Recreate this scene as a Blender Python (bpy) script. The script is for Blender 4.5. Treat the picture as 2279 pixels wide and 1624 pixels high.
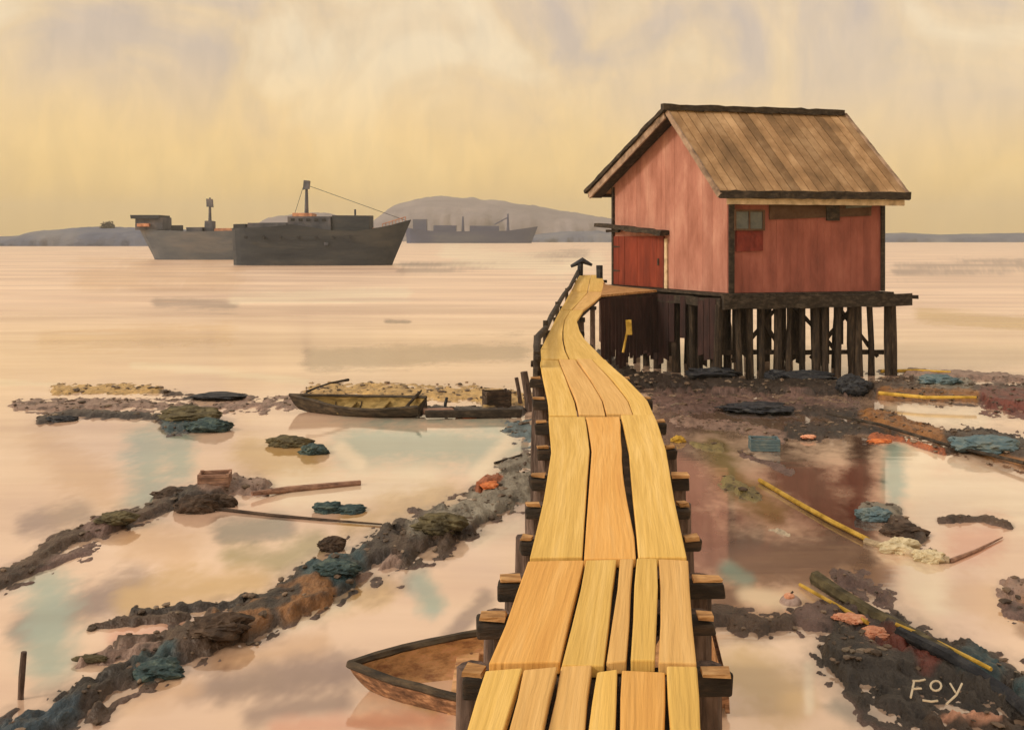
import bpy, bmesh, math, random
import numpy as np
from mathutils import Vector, Matrix
random.seed(7)
for o in list(bpy.data.objects): bpy.data.objects.remove(o)
SC = bpy.context.scene
COL = SC.collection
def lin(c):
    return tuple((v/255/12.92 if v/255 <= .04045 else ((v/255+.055)/1.055)**2.4) for v in c)

# ------------------------------------------------------------------ camera, sky, sun, exposure
EYE = 3.8; HZ = 530.0; CX = 1139.0; K = .4495e-3          # layout units: 2278 x 1624, K = tangent per unit
cam = bpy.data.cameras.new('camera'); co = bpy.data.objects.new('camera', cam); COL.objects.link(co)
co.location = (0, 0, EYE); co.rotation_euler = (math.radians(90), 0, 0)
cam.sensor_width = 36; cam.lens = 36*1000/1024; cam.shift_y = -(812-HZ)*.4495/1024
cam.clip_start = .1; cam.clip_end = 20000
SC.camera = co
SC.view_settings.view_transform = 'Standard'; SC.view_settings.look = 'None'
SC.view_settings.exposure = 0.08; SC.view_settings.gamma = 1

SUN = Vector((-.80, -.34, .56)).normalized()
w = bpy.data.worlds.new('World'); SC.world = w; w.use_nodes = True
nt = w.node_tree; N = nt.nodes; Lk = nt.links
for n in list(N): N.remove(n)
out = N.new('ShaderNodeOutputWorld'); add = N.new('ShaderNodeAddShader')
bg1 = N.new('ShaderNodeBackground'); bg2 = N.new('ShaderNodeBackground')
sky = N.new('ShaderNodeTexSky'); sky.sky_type = 'NISHITA'; sky.sun_disc = False
sky.sun_elevation = math.asin(SUN.z); sky.sun_rotation = math.atan2(SUN.x, SUN.y)
sky.dust_density = 4
bg1.inputs['Strength'].default_value = .05
Lk.new(sky.outputs[0], bg1.inputs[0])
tc = N.new('ShaderNodeTexCoord'); sep = N.new('ShaderNodeSeparateXYZ'); Lk.new(tc.outputs['Generated'], sep.inputs[0])
def wnoise(scale, vecscale, detail=4, rot=(0, 0, 0), dist=0):
    mp = N.new('ShaderNodeMapping'); mp.inputs['Scale'].default_value = vecscale; mp.inputs['Rotation'].default_value = rot
    Lk.new(tc.outputs['Generated'], mp.inputs[0])
    n = N.new('ShaderNodeTexNoise'); n.inputs['Scale'].default_value = scale; n.inputs['Detail'].default_value = detail
    n.inputs['Distortion'].default_value = dist
    Lk.new(mp.outputs[0], n.inputs['Vector']); return n.outputs['Fac']
def wramp(src, stops):
    r = N.new('ShaderNodeValToRGB'); e = r.color_ramp.elements
    while len(e) < len(stops): e.new(.5)
    for i, (p, c) in enumerate(stops): e[i].position = p; e[i].color = (*c, 1)
    Lk.new(src, r.inputs[0]); return r.outputs[0]
def wmix(f, a, b, mode='MIX'):
    m = N.new('ShaderNodeMix'); m.data_type = 'RGBA'; m.blend_type = mode
    if isinstance(f, float): m.inputs[0].default_value = f
    else: Lk.new(f, m.inputs[0])
    Lk.new(a, m.inputs[6]); Lk.new(b, m.inputs[7]); return m.outputs[2]
def wm(op, a, b):
    m = N.new('ShaderNodeMath'); m.operation = op
    for i, v in enumerate((a, b)):
        if isinstance(v, (int, float)): m.inputs[i].default_value = v
        else: Lk.new(v, m.inputs[i])
    return m.outputs[0]
elev = sep.outputs['Z']
n1 = wnoise(3.2, (1.1, 1.1, 2.2), 5, (0, .5, 0), .6)
n2 = wnoise(3.6, (1.7, 1.7, 2.0), 6, (0, -.7, 0), .9)
n3 = wnoise(26, (2.0, 2.0, .8), 3, (0, .6, 0), .5)
ev = wm('ADD', elev, wm('MULTIPLY', wm('SUBTRACT', n1, .5), .16))
grad = wramp(ev, [(0, lin((255, 208, 110))), (.10, lin((252, 204, 116))), (.16, lin((240, 198, 134))), (.22, lin((220, 186, 142))), (.3, lin((232, 204, 164))), (1, lin((214, 206, 196)))])
cl = wramp(n2, [(.36, lin((190, 166, 142))), (.5, lin((230, 194, 132))), (.62, lin((248, 220, 168)))])
clf = wramp(elev, [(.0, (.1,)*3), (.1, (.25,)*3), (.18, (.7,)*3), (.3, (.6,)*3), (.6, (.2,)*3)])
skyc = wmix(clf, grad, cl)
fine = wramp(n3, [(.3, (.93, .93, .93)), (.7, (1.05, 1.05, 1.04))])
skyc = wmix(1.0, skyc, fine, 'MULTIPLY')
Lk.new(skyc, bg2.inputs[0]); bg2.inputs['Strength'].default_value = .9
Lk.new(bg1.outputs[0], add.inputs[0]); Lk.new(bg2.outputs[0], add.inputs[1]); Lk.new(add.outputs[0], out.inputs[0])

sl = bpy.data.lights.new('sun', 'SUN'); so = bpy.data.objects.new('sun', sl); COL.objects.link(so)
sl.energy = 1.5; sl.angle = math.radians(10); sl.color = (1, .9, .75)
so.rotation_euler = SUN.to_track_quat('Z', 'Y').to_euler()

# ------------------------------------------------------------------ layout helpers
def U(x, y, h=0.0):                       # the point of the level surface at height h
    Y = (EYE-h)/((y-HZ)*K); return Vector(((x-CX)*K*Y, Y, h))
def P(x, y, Y):                           # the point at depth Y
    return Vector(((x-CX)*K*Y, Y, EYE-(y-HZ)*K*Y))

# ------------------------------------------------------------------ materials
def mat(name, cols, scale=2.0, stretch=(1, 1, 1), rough=.8, bump=.3, bscale=None, spec=.3, rnd=0.0, attr=None, bdist=.02, flow=False):
    m = bpy.data.materials.new(name); m.use_nodes = True
    t = m.node_tree; n = t.nodes; l = t.links; b = n['Principled BSDF']
    b.inputs['Roughness'].default_value = rough; b.inputs['Specular IOR Level'].default_value = spec
    g = n.new('ShaderNodeNewGeometry'); mp = n.new('ShaderNodeMapping'); mp.inputs['Scale'].default_value = stretch
    if flow:
        fa = n.new('ShaderNodeAttribute'); fa.attribute_name = 'flow'; l.new(fa.outputs['Vector'], mp.inputs[0])
    else: l.new(g.outputs['Position'], mp.inputs[0])
    a = n.new('ShaderNodeTexNoise'); a.inputs['Scale'].default_value = scale; a.inputs['Detail'].default_value = 6; a.inputs['Roughness'].default_value = .62
    a.inputs['Distortion'].default_value = .1
    l.new(mp.outputs[0], a.inputs['Vector'])
    r = n.new('ShaderNodeValToRGB'); e = r.color_ramp.elements
    while len(e) < len(cols): e.new(.5)
    for i, c in enumerate(cols):
        e[i].position = .32+.36*i/max(1, len(cols)-1); e[i].color = (*lin(c), 1)
    l.new(a.outputs['Fac'], r.inputs[0]); colr = r.outputs[0]
    if attr:
        at = n.new('ShaderNodeAttribute'); at.attribute_name = attr
        mx = n.new('ShaderNodeMix'); mx.data_type = 'RGBA'; mx.blend_type = 'MULTIPLY'; mx.inputs[0].default_value = 1
        l.new(at.outputs['Color'], mx.inputs[6]); l.new(colr, mx.inputs[7]); colr = mx.outputs[2]
    if rnd:
        oi = n.new('ShaderNodeObjectInfo'); hs = n.new('ShaderNodeHueSaturation')
        mr = n.new('ShaderNodeMapRange'); mr.inputs[3].default_value = 1-rnd; mr.inputs[4].default_value = 1+rnd
        l.new(oi.outputs['Random'], mr.inputs[0]); l.new(mr.outputs[0], hs.inputs['Value']); l.new(colr, hs.inputs['Color']); colr = hs.outputs[0]
    l.new(colr, b.inputs['Base Color'])
    if bump:
        bn = n.new('ShaderNodeTexNoise'); bn.inputs['Scale'].default_value = bscale or scale*4; bn.inputs['Detail'].default_value = 5
        l.new(mp.outputs[0], bn.inputs['Vector'])
        bp = n.new('ShaderNodeBump'); bp.inputs['Strength'].default_value = bump; bp.inputs['Distance'].default_value = bdist
        l.new(bn.outputs['Fac'], bp.inputs['Height']); l.new(bp.outputs[0], b.inputs['Normal'])
    return m
M = {}
M['deck_gold'] = mat('gold_plank', [(212, 172, 90), (222, 182, 98), (234, 196, 118)], 1, (16, .7, 1), .75, .45, 3, rnd=.07, flow=True)
M['deck_orange'] = mat('orange_plank', [(214, 158, 82), (222, 168, 90), (230, 180, 106)], 1, (16, .7, 1), .75, .45, 3, rnd=.05, flow=True)
M['deck_tan'] = mat('tan_plank', [(204, 160, 94), (216, 172, 104), (226, 184, 118)], 1, (16, .7, 1), .75, .45, 3, rnd=.06, flow=True)
M['paleboard'] = mat('pale_board', [(128, 92, 54), (176, 132, 84), (206, 164, 112)], 6, (1, 4, 4), .85, .6, rnd=.12)
M['beam'] = mat('cross_beam', [(34, 29, 25), (48, 41, 34), (74, 60, 48)], 6, (1, 4, 4), .85, .6, rnd=.2)
M['post'] = mat('weathered_post', [(52, 42, 38), (88, 72, 64), (118, 100, 92)], 5, (4, 4, .8), .85, .6, rnd=.15)
M['stilt'] = mat('dark_stilt', [(36, 29, 24), (56, 46, 37), (84, 68, 54)], 4, (4, 4, .7), .9, .6, rnd=.2)
M['dark'] = mat('dark_timber', [(38, 32, 27), (54, 46, 38), (82, 70, 58)], 4, (1.5, 1.5, 3), .85, .6)
M['maroon'] = mat('maroon_boards', [(38, 26, 25), (54, 35, 33), (70, 46, 42)], 2, (3, 3, .7), .85, .4)
M['gable'] = mat('lit_wall_paint', [(150, 98, 82), (172, 118, 102), (192, 142, 124)], 1.1, (1.6, 1.6, .6), .85, .4, 14, attr='tone')  # paler and pinker, light on the gable painted into the wall colour
M['side'] = mat('shaded_wall_paint', [(128, 74, 64), (150, 88, 76), (168, 104, 90)], 1.1, (1.6, 1.6, .6), .85, .4, 14, attr='tone')  # darker red, shade of the long side put into the colour
M['door'] = mat('rust_red_door', [(104, 42, 28), (122, 50, 32), (138, 62, 42)], 1.6, (3, 3, .6), .8, .4, 14, attr='tone')
M['redpatch'] = mat('dark_red_panel', [(98, 38, 30), (120, 48, 38), (132, 58, 46)], 3, (2, 2, 1), .8, .3)
M['roof'] = mat('brown_roof_boards', [(112, 88, 62), (142, 112, 80), (176, 146, 112)], 1.3, (1, .8, .8), .85, .6, 16, attr='tone')
M['trim'] = mat('pale_trim', [(160, 140, 112), (200, 176, 142), (222, 198, 164)], 4, (1, 1, 1), .8, .3)
M['barge'] = mat('grey_bargeboard', [(104, 86, 72), (150, 126, 106), (178, 152, 130)], 3, (1, 1, 1), .8, .4)
M['glass'] = mat('blue_grey_pane', [(62, 72, 78), (92, 96, 96), (120, 116, 108)], 3, (1, 1, 1), .35, .2, spec=.5)
M['brownboard'] = mat('brown_board', [(74, 52, 38), (92, 68, 50), (104, 80, 62)], 3, (1, 1, 1), .85, .3)  # plain brown for the window frame and wall plate
M['ship'] = mat('dark_ship_paint', [(42, 47, 56), (56, 60, 66), (76, 76, 76)], .25, (.5, 1, 2), .7, .4, bdist=.2)
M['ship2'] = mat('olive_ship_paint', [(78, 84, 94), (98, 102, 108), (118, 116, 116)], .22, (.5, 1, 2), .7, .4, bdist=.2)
M['shiphouse'] = mat('ship_house_paint', [(60, 64, 74), (82, 84, 92), (112, 106, 108)], .5, (1, 1, 1), .7, .4, bdist=.1)
M['shiprust'] = mat('rust_pink_paint', [(130, 86, 68), (186, 130, 100), (214, 156, 120)], 1.2, (1, 1, 1), .7, .3, bdist=.1)
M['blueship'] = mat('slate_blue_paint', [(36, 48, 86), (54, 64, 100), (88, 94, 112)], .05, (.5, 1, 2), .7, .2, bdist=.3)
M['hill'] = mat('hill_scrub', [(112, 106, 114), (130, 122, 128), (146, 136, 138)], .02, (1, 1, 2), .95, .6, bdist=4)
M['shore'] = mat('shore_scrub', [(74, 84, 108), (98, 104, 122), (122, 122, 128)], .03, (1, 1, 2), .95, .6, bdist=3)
M['leaf'] = mat('dusky_leaf', [(50, 48, 38), (70, 66, 52), (92, 84, 66)], .6, (1, 1, 1), .9, 0)
M['boat'] = mat('tarred_hull', [(38, 33, 28), (64, 54, 42), (94, 80, 62)], 4, (1, 2, 3), .7, .5)
M['boatin'] = mat('olive_straw_boards', [(104, 88, 50), (146, 122, 72), (176, 150, 96)], 4, (1, 3, 3), .8, .4)
M['skiff'] = mat('brown_skiff', [(84, 60, 46), (136, 100, 74), (196, 150, 112)], 5, (1, 3, 4), .75, .5)
M['skiffin'] = mat('ochre_skiff_boards', [(150, 108, 78), (200, 156, 108), (222, 170, 130)], 5, (1, 3, 3), .8, .4)
M['yellow'] = mat('yellow_pole', [(150, 118, 36), (196, 158, 60), (214, 178, 88)], 5, (1, 1, 1), .6, .3)
M['pale'] = mat('bleached_pole', [(140, 122, 98), (184, 164, 134), (206, 186, 156)], 5, (1, 1, 1), .8, .4)
M['spar'] = mat('pinkish_spar', [(106, 78, 64), (146, 112, 94), (176, 138, 114)], 5, (1, 3, 3), .8, .4)
M['rock'] = mat('brown_rock', [(40, 32, 27), (68, 54, 44), (98, 80, 66)], 5, (1, 1, 2), .85, .7)
M['olive'] = mat('olive_rock', [(58, 52, 38), (88, 80, 58), (120, 110, 80)], 5, (1, 1, 2), .85, .7)
M['teal'] = mat('teal_weed', [(38, 48, 48), (52, 72, 74), (92, 104, 94)], 6, (1, 1, 2), .7, .7)
M['navy'] = mat('blue_black_rock', [(26, 27, 32), (42, 44, 50), (70, 70, 70)], 5, (1, 1, 2), .7, .7)
M['palerock'] = mat('pale_stone', [(170, 154, 124), (204, 190, 156), (222, 206, 172)], 5, (1, 1, 2), .85, .6)
M['bluetarp'] = mat('faded_blue_canvas', [(70, 94, 104), (92, 112, 118), (122, 130, 124)], 5, (1, 1, 2), .7, .6)
M['orange'] = mat('orange_float', [(180, 92, 46), (206, 114, 58), (222, 142, 84)], 8, (1, 1, 1), .6, .3)
M['pink'] = mat('pink_shell_heap', [(200, 130, 100), (222, 156, 122), (236, 182, 148)], 14, (1, 1, 1), .8, .9)
M['buoy'] = mat('mauve_buoy', [(112, 92, 82), (164, 140, 130), (190, 166, 154)], 9, (1, 1, 1), .6, .2)
M['letter'] = mat('chalky_paint', [(214, 200, 172), (226, 212, 186)], 20, (1, 1, 1), .9, .2)

# ------------------------------------------------------------------ mesh helpers
class MB:
    def __init__(s): s.v = []; s.f = []; s.t = []; s.tone = 1.0
    def add(s, vs, fs):
        n = len(s.v); s.v += [Vector(q) for q in vs]; s.t += [s.tone]*(len(s.v)-n); s.f += [[i+n for i in f] for f in fs]; return s
    def hexa(s, a, b, c, d, off):         # quad a b c d and the same quad moved by off
        q = [Vector(p) for p in (a, b, c, d)]; off = Vector(off)
        return s.add(q+[p+off for p in q], [(0, 1, 2, 3), (7, 6, 5, 4), (0, 4, 5, 1), (1, 5, 6, 2), (2, 6, 7, 3), (3, 7, 4, 0)])
    def box(s, c, sx, sy, sz, rz=0, j=0):
        R = Matrix.Rotation(rz, 3, 'Z'); c = Vector(c)
        vs = [c+R @ Vector((x*sx/2+random.uniform(-j, j), y*sy/2+random.uniform(-j, j), z*sz/2+random.uniform(-j, j))) for z in (-1, 1) for x, y in ((-1, -1), (1, -1), (1, 1), (-1, 1))]
        return s.add(vs, [(3, 2, 1, 0), (4, 5, 6, 7), (0, 1, 5, 4), (1, 2, 6, 5), (2, 3, 7, 6), (3, 0, 4, 7)])
    def beam(s, a, b, w, h, up=(0, 0, 1), j=0):
        a = Vector(a); b = Vector(b); d = (b-a).normalized(); u = Vector(up); x = d.cross(u)
        if x.length < .01: x = d.cross(Vector((0, 1, 0)))
        x.normalize(); u = x.cross(d).normalized()
        vs = [p+x*sx*w/2+u*sz*h/2+Vector([random.uniform(-j, j) for _ in range(3)]) for p in (a, b) for sx, sz in ((-1, -1), (1, -1), (1, 1), (-1, 1))]
        return s.add(vs, [(3, 2, 1, 0), (4, 5, 6, 7), (0, 1, 5, 4), (1, 2, 6, 5), (2, 3, 7, 6), (3, 0, 4, 7)])
    def tube(s, pts, r, n=8, wob=0):
        pts = [Vector(p) for p in pts]; rs = r if isinstance(r, (list, tuple)) else [r]*len(pts); vs = []
        for i, p in enumerate(pts):
            d = (pts[min(i+1, len(pts)-1)]-pts[max(i-1, 0)]).normalized()
            x = d.cross(Vector((0, 0, 1)));
            if x.length < .05: x = d.cross(Vector((0, 1, 0)))
            x.normalize(); y = d.cross(x)
            for k in range(n):
                a = 2*math.pi*k/n; rr = rs[i]*(1+random.uniform(-wob, wob)); vs.append(p+x*math.cos(a)*rr+y*math.sin(a)*rr)
        fs = [(i*n+k, i*n+(k+1) % n, (i+1)*n+(k+1) % n, (i+1)*n+k) for i in range(len(pts)-1) for k in range(n)]
        fs += [tuple(range(n))[::-1], tuple((len(pts)-1)*n+k for k in range(n))]
        return s.add(vs, fs)
    def build(s, name, m, parent=None, local=False, smooth=False, bevel=0):
        me = bpy.data.meshes.new(name); off = Vector()
        if parent is not None and not local:
            r = parent
            while r is not None: off = off+r.location; r = r.parent
        me.from_pydata([tuple(v-off) for v in s.v], [], s.f); me.validate()
        ca = me.color_attributes.new('tone', 'FLOAT_COLOR', 'POINT')
        for i, q in enumerate(s.t): ca.data[i].color = (q, q, q, 1)
        bm = bmesh.new(); bm.from_mesh(me); bmesh.ops.recalc_face_normals(bm, faces=bm.faces); bm.to_mesh(me); bm.free()
        if smooth:
            for p in me.polygons: p.use_smooth = True
        o = bpy.data.objects.new(name, me); COL.objects.link(o); me.materials.append(m)
        if parent is not None: o.parent = parent
        if bevel:
            b = o.modifiers.new('bevel', 'BEVEL'); b.width = bevel; b.segments = 2; b.limit_method = 'ANGLE'
        return o
def tag(o, label=None, cat=None, group=None, kind=None):
    if label: o['label'] = label
    if cat: o['category'] = cat
    if group: o['group'] = group
    if kind: o['kind'] = kind
    return o
def empty(name, loc, label, cat, group=None, rot=(0, 0, 0)):
    o = bpy.data.objects.new(name, None); COL.objects.link(o); o.location = loc; o.rotation_euler = rot
    return tag(o, label, cat, group)
def meshbuild(name, V, F, m, smooth=True):
    me = bpy.data.meshes.new(name); me.from_pydata(V, [], F)
    me.polygons.foreach_set('use_smooth', [smooth]*len(me.polygons))
    o = bpy.data.objects.new(name, me); COL.objects.link(o); me.materials.append(m); return o

# ------------------------------------------------------------------ ground and water
_rng = np.random.RandomState(5); _T = _rng.rand(256, 256)
def vnoise(x, y):
    xi = np.floor(x).astype(int); yi = np.floor(y).astype(int); fx = x-xi; fy = y-yi
    fx = fx*fx*(3-2*fx); fy = fy*fy*(3-2*fy); g = lambda i, j: _T[i % 256, j % 256]
    return (g(xi, yi)*(1-fx)+g(xi+1, yi)*fx)*(1-fy)+(g(xi, yi+1)*(1-fx)+g(xi+1, yi+1)*fx)*fy
def fbm(x, y, o=4):
    s = 0; a = .5; t = 0
    for k in range(o): s = s+a*vnoise(x*2**k+17*k, y*2**k+5*k); t += a; a *= .55
    return s/t
def seg_d(px, py, pts):
    d = np.full(px.shape, 1e9)
    for (x0, y0), (x1, y1) in zip(pts[:-1], pts[1:]):
        dx, dy = x1-x0, y1-y0; L = dx*dx+dy*dy+1e-9
        t = np.clip(((px-x0)*dx+(py-y0)*dy)/L, 0, 1)
        d = np.minimum(d, np.hypot(px-x0-t*dx, py-y0-t*dy))
    return d
BR = (78, 60, 44); DK = (52, 45, 37); TE = (46, 74, 80); OL = (150, 136, 82); YE = (206, 170, 104); MA = (150, 124, 110)
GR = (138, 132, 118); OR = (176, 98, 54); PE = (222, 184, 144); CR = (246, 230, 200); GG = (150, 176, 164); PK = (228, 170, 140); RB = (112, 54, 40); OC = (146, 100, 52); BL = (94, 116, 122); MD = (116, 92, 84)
# banks: (colour, half width, height, points)
BANKS = [
 (MD, 16, .01, [(2240, 1360), (2420, 1380)]),
 (MD, 13, .05, [(1470, 900), (1700, 905), (1900, 915)]), (BR, 9, .04, [(1650, 955), (1800, 975), (1900, 960)]),
 (MD, 6, -.01, [(1650, 1010), (1760, 1050)]), (MA, 14, .0, [(1980, 1190), (2060, 1230)]), (MD, 18, .02, [(0, 1290), (200, 1220)]),
 (BR, 44, .15, [(-120, 1720), (60, 1620), (200, 1560)]), (BR, 34, .15, [(200, 1550), (330, 1485)]), (BR, 42, .16, [(330, 1480), (470, 1420), (560, 1385)]), (BR, 30, .13, [(560, 1385), (690, 1310)]),
 (DK, 44, .15, [(690, 1310), (800, 1260), (930, 1195)]), (BR, 34, .13, [(930, 1195), (1050, 1135), (1180, 1080)]), (BR, 26, .12, [(900, 1230), (1040, 1170)]),
 ((44, 68, 82), 34, .17, [(20, 1640), (90, 1600), (150, 1575)]), (TE, 26, .19, [(300, 1490), (370, 1478)]), (TE, 28, .19, [(715, 1285), (790, 1268)]), (OC, 20, .15, [(640, 1352), (720, 1330)]), (OC, 20, .15, [(490, 1412), (570, 1385)]),
 (DK, 24, .17, [(120, 1560), (280, 1500)]), (GR, 24, .2, [(930, 1185), (1030, 1150)]), (GR, 24, .15, [(1060, 1130), (1180, 1085)]), (OR, 7, .22, [(1065, 1092), (1105, 1078)]), (MA, 10, .1, [(800, 1290), (880, 1250)]),
 (DK, 7, .06, [(300, 1372), (440, 1352), (660, 1335)]), (BR, 6, .05, [(210, 1395), (420, 1375)]), (DK, 6, .06, [(520, 1380), (640, 1355)]), (BR, 14, .12, [(270, 1440), (400, 1420)]), (MA, 13, .1, [(180, 1475), (340, 1450)]),
 (BR, 17, .1, [(-60, 1330), (60, 1260), (130, 1212), (280, 1160)]), (MD, 16, .12, [(200, 1180), (290, 1155)]), (BR, 15, .08, [(280, 1160), (400, 1110)]), (DK, 18, .2, [(400, 1110), (470, 1105), (520, 1085)]), (MA, 16, .12, [(460, 1090), (580, 1085)]),
 (DK, 7, .07, [(90, 938), (150, 920), (300, 925), (420, 935)]), (TE, 14, .14, [(380, 945), (470, 940)]), (DK, 5, .06, [(410, 888), (480, 885), (560, 887)]), (BR, 6, .06, [(330, 870), (430, 880)]),
 (MA, 12, .03, [(40, 905), (240, 900), (450, 905), (640, 900), (720, 885)]), (YE, 9, .03, [(120, 868), (350, 868)]), (YE, 14, .05, [(700, 870), (900, 872), (1140, 885)]),
 (DK, 8, .1, [(900, 912), (1160, 915)]), (YE, 12, .1, [(1080, 895), (1190, 890)]), (BL, 22, .04, [(1150, 955), (1190, 970)]), (GR, 16, .04, [(1120, 1040), (1210, 1020)]),
 # right side
 (DK, 20, .22, [(1390, 845), (1500, 858), (1700, 862), (1930, 860)]), (DK, 16, .2, [(1330, 800), (1420, 845)]), (MD, 14, .04, [(1450, 890), (1700, 895), (1900, 905)]), (DK, 9, .08, [(1620, 912), (1760, 918), (1920, 925)]),
 (BR, 22, .24, [(1950, 865), (2100, 872), (2300, 885), (2420, 890)]), (GR, 14, .26, [(2060, 858), (2150, 862)]), (RB, 18, .26, [(2200, 895), (2420, 925)]), (OC, 7, .18, [(1960, 885), (2170, 890)]), (MA, 8, .12, [(2020, 828), (2300, 845)]),
 (DK, 15, .1, [(1760, 960), (1900, 950), (1990, 960)]), (OC, 18, .16, [(1930, 930), (2080, 968), (2200, 1010), (2420, 1080)]), (DK, 22, .18, [(2120, 975), (2300, 1010), (2420, 1040)]), (OR, 5, .1, [(1935, 972), (2010, 980)]), (OR, 3, .12, [(2020, 985), (2100, 1010)]),
 (OL, 8, .02, [(1540, 985), (1600, 1000)]), (OL, 13, .03, [(1620, 1070), (1680, 1110)]), (CR, 5, .02, [(1710, 1175), (1755, 1190)]), (MA, 8, .05, [(1500, 935), (1640, 950), (1740, 975)]),
  (BR, 12, .12, [(1960, 1140), (2050, 1200)]), (GR, 14, .1, [(1930, 1130), (1990, 1140)]), (BR, 5, .08, [(2090, 1158), (2180, 1155), (2250, 1172)]),
 (BR, 22, .12, [(1590, 1370), (1700, 1395), (1800, 1375), (1900, 1360)]), (MD, 30, .1, [(1800, 1385), (1900, 1400), (2000, 1400)]), (MD, 22, .08, [(1880, 1280), (1970, 1330)]),
 (DK, 60, .1, [(1960, 1560), (2120, 1600), (2300, 1640)]), (DK, 70, .1, [(1900, 1470), (2050, 1530), (2300, 1600), (2440, 1640)]), (DK, 46, .2, [(1860, 1450), (1990, 1480), (2120, 1510), (2300, 1600), (2440, 1640)]), (DK, 34, .2, [(1980, 1400), (2140, 1470), (2300, 1560), (2420, 1600)]), (DK, 30, .16, [(1960, 1540), (2150, 1570)]), (BR, 22, .16, [(2080, 1600), (2300, 1620)]),
 (RB, 22, .22, [(1950, 1435), (2010, 1450)]), (RB, 26, .22, [(2060, 1470), (2065, 1490)]), (TE, 26, .22, [(2150, 1495), (2210, 1510)]), (TE, 24, .2, [(2260, 1560), (2400, 1620)]), (OC, 14, .14, [(2280, 1330), (2420, 1400)]), (MA, 20, .07, [(2250, 1310), (2420, 1340)]),
 (PK, 8, .1, [(2080, 1600), (2220, 1612)]),
]
# silt colours in the shallow water, plus painted reflections of hut and sky: (colour, half width, points)
TINT = [
 (MA, 36, [(420, 1540), (620, 1515), (760, 1500)]), (MA, 26, [(500, 1190), (640, 1170)]), (MA, 34, [(60, 1170), (180, 1140)]), (MD, 40, [(1500, 1290), (1620, 1340)]), ((124, 100, 92), 46, [(60, 1400), (300, 1300)]),
 (GG, 60, [(330, 990), (330, 1100)]), (GG, 40, [(400, 980), (400, 1040)]), (PE, 50, [(100, 980), (220, 1080)]), (YE, 50, [(560, 1010), (680, 1030)]), (GG, 60, [(800, 990), (1120, 990)]), (CR, 18, [(760, 1000), (800, 1030)]), (CR, 20, [(1060, 1060), (1130, 980)]),
 (CR, 45, [(640, 1100), (950, 1080)]), (YE, 40, [(780, 1160), (1000, 1110)]), (GG, 70, [(110, 1320), (110, 1480)]), (PE, 50, [(300, 1200), (400, 1230)]), (OL, 40, [(520, 1240), (620, 1250), (700, 1210)]), (GR, 30, [(500, 1180), (620, 1170)]),
 (YE, 50, [(300, 1330), (560, 1290)]), (PK, 24, [(260, 1420), (400, 1400)]), (GG, 34, [(930, 1290), (960, 1340)]), (YE, 40, [(700, 1340), (850, 1310)]), (CR, 26, [(600, 1400), (760, 1340)]), (PE, 40, [(500, 1470), (700, 1440)]),
 (MA, 46, [(500, 1530), (620, 1500), (780, 1490)]), (MA, 34, [(560, 1590), (760, 1560)]), (PE, 40, [(250, 1560), (420, 1530)]), (PK, 30, [(620, 1620), (980, 1600)]), (YE, 24, [(900, 1540), (960, 1570)]), (CR, 30, [(1060, 1190), (1150, 1170)]), (MA, 22, [(1000, 1420), (1080, 1330)]),
 (CR, 34, [(1990, 915), (2160, 930)]), (CR, 60, [(2030, 1010), (2060, 1120)]), (CR, 40, [(2040, 1260), (2120, 1330)]), (GG, 26, [(1990, 1000), (1990, 1110)]), (CR, 60, [(2130, 1090), (2280, 1130)]), (PK, 50, [(2150, 1210), (2200, 1200)]), (CR, 40, [(2040, 1290), (2080, 1340)]), (PE, 50, [(2150, 1320), (2250, 1360)]),  # cream beside the hut paints in a brighter sky reflection
 (BR, 70, [(1560, 930), (1920, 940)]), ((74, 54, 46), 80, [(1760, 1040), (1880, 1200)]), ((54, 26, 22), 38, [(1915, 1000), (1910, 1200), (1930, 1300)]), (OL, 40, [(1580, 1000), (1640, 1080), (1720, 1140)]), (MD, 70, [(1600, 1200), (1800, 1260)]), ((120, 98, 90), 70, [(1490, 960), (1560, 1180)]), ((124, 104, 96), 50, [(1560, 1230), (1700, 1260)]), (MA, 50, [(1640, 1270), (1900, 1220)]), (GG, 24, [(1620, 1270), (1660, 1290)]), (CR, 22, [(1660, 1320), (1770, 1345)]), (YE, 70, [(1640, 1490), (1760, 1560)]), (CR, 14, [(1800, 1480), (1800, 1580)]), (GR, 30, [(1860, 1570), (1940, 1600)]), (MA, 40, [(1880, 1330), (1960, 1290)]),  # dark browns and deep red paint the hut's reflection into the water
 (OC, 26, [(2280, 1400), (2400, 1440)]), (CR, 8, [(0, 850), (130, 855)]), (CR, 10, [(300, 812), (480, 826), (680, 850)]), (MA, 14, [(350, 675), (520, 680)]), (CR, 14, [(520, 665), (900, 655)]), (MA, 14, [(1300, 570), (900, 600)]), (CR, 24, [(1000, 560), (1250, 600)]), (MA, 14, [(2000, 600), (2278, 590)]),
 (CR, 18, [(1270, 590), (1330, 580)]), (PE, 40, [(200, 620), (500, 610)]), (YE, 16, [(2050, 700), (2278, 720)]), (MD, 5, [(860, 716), (910, 717)]), (MA, 26, [(700, 800), (1150, 780)]), (PE, 26, [(100, 760), (500, 750)]),
]
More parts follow.
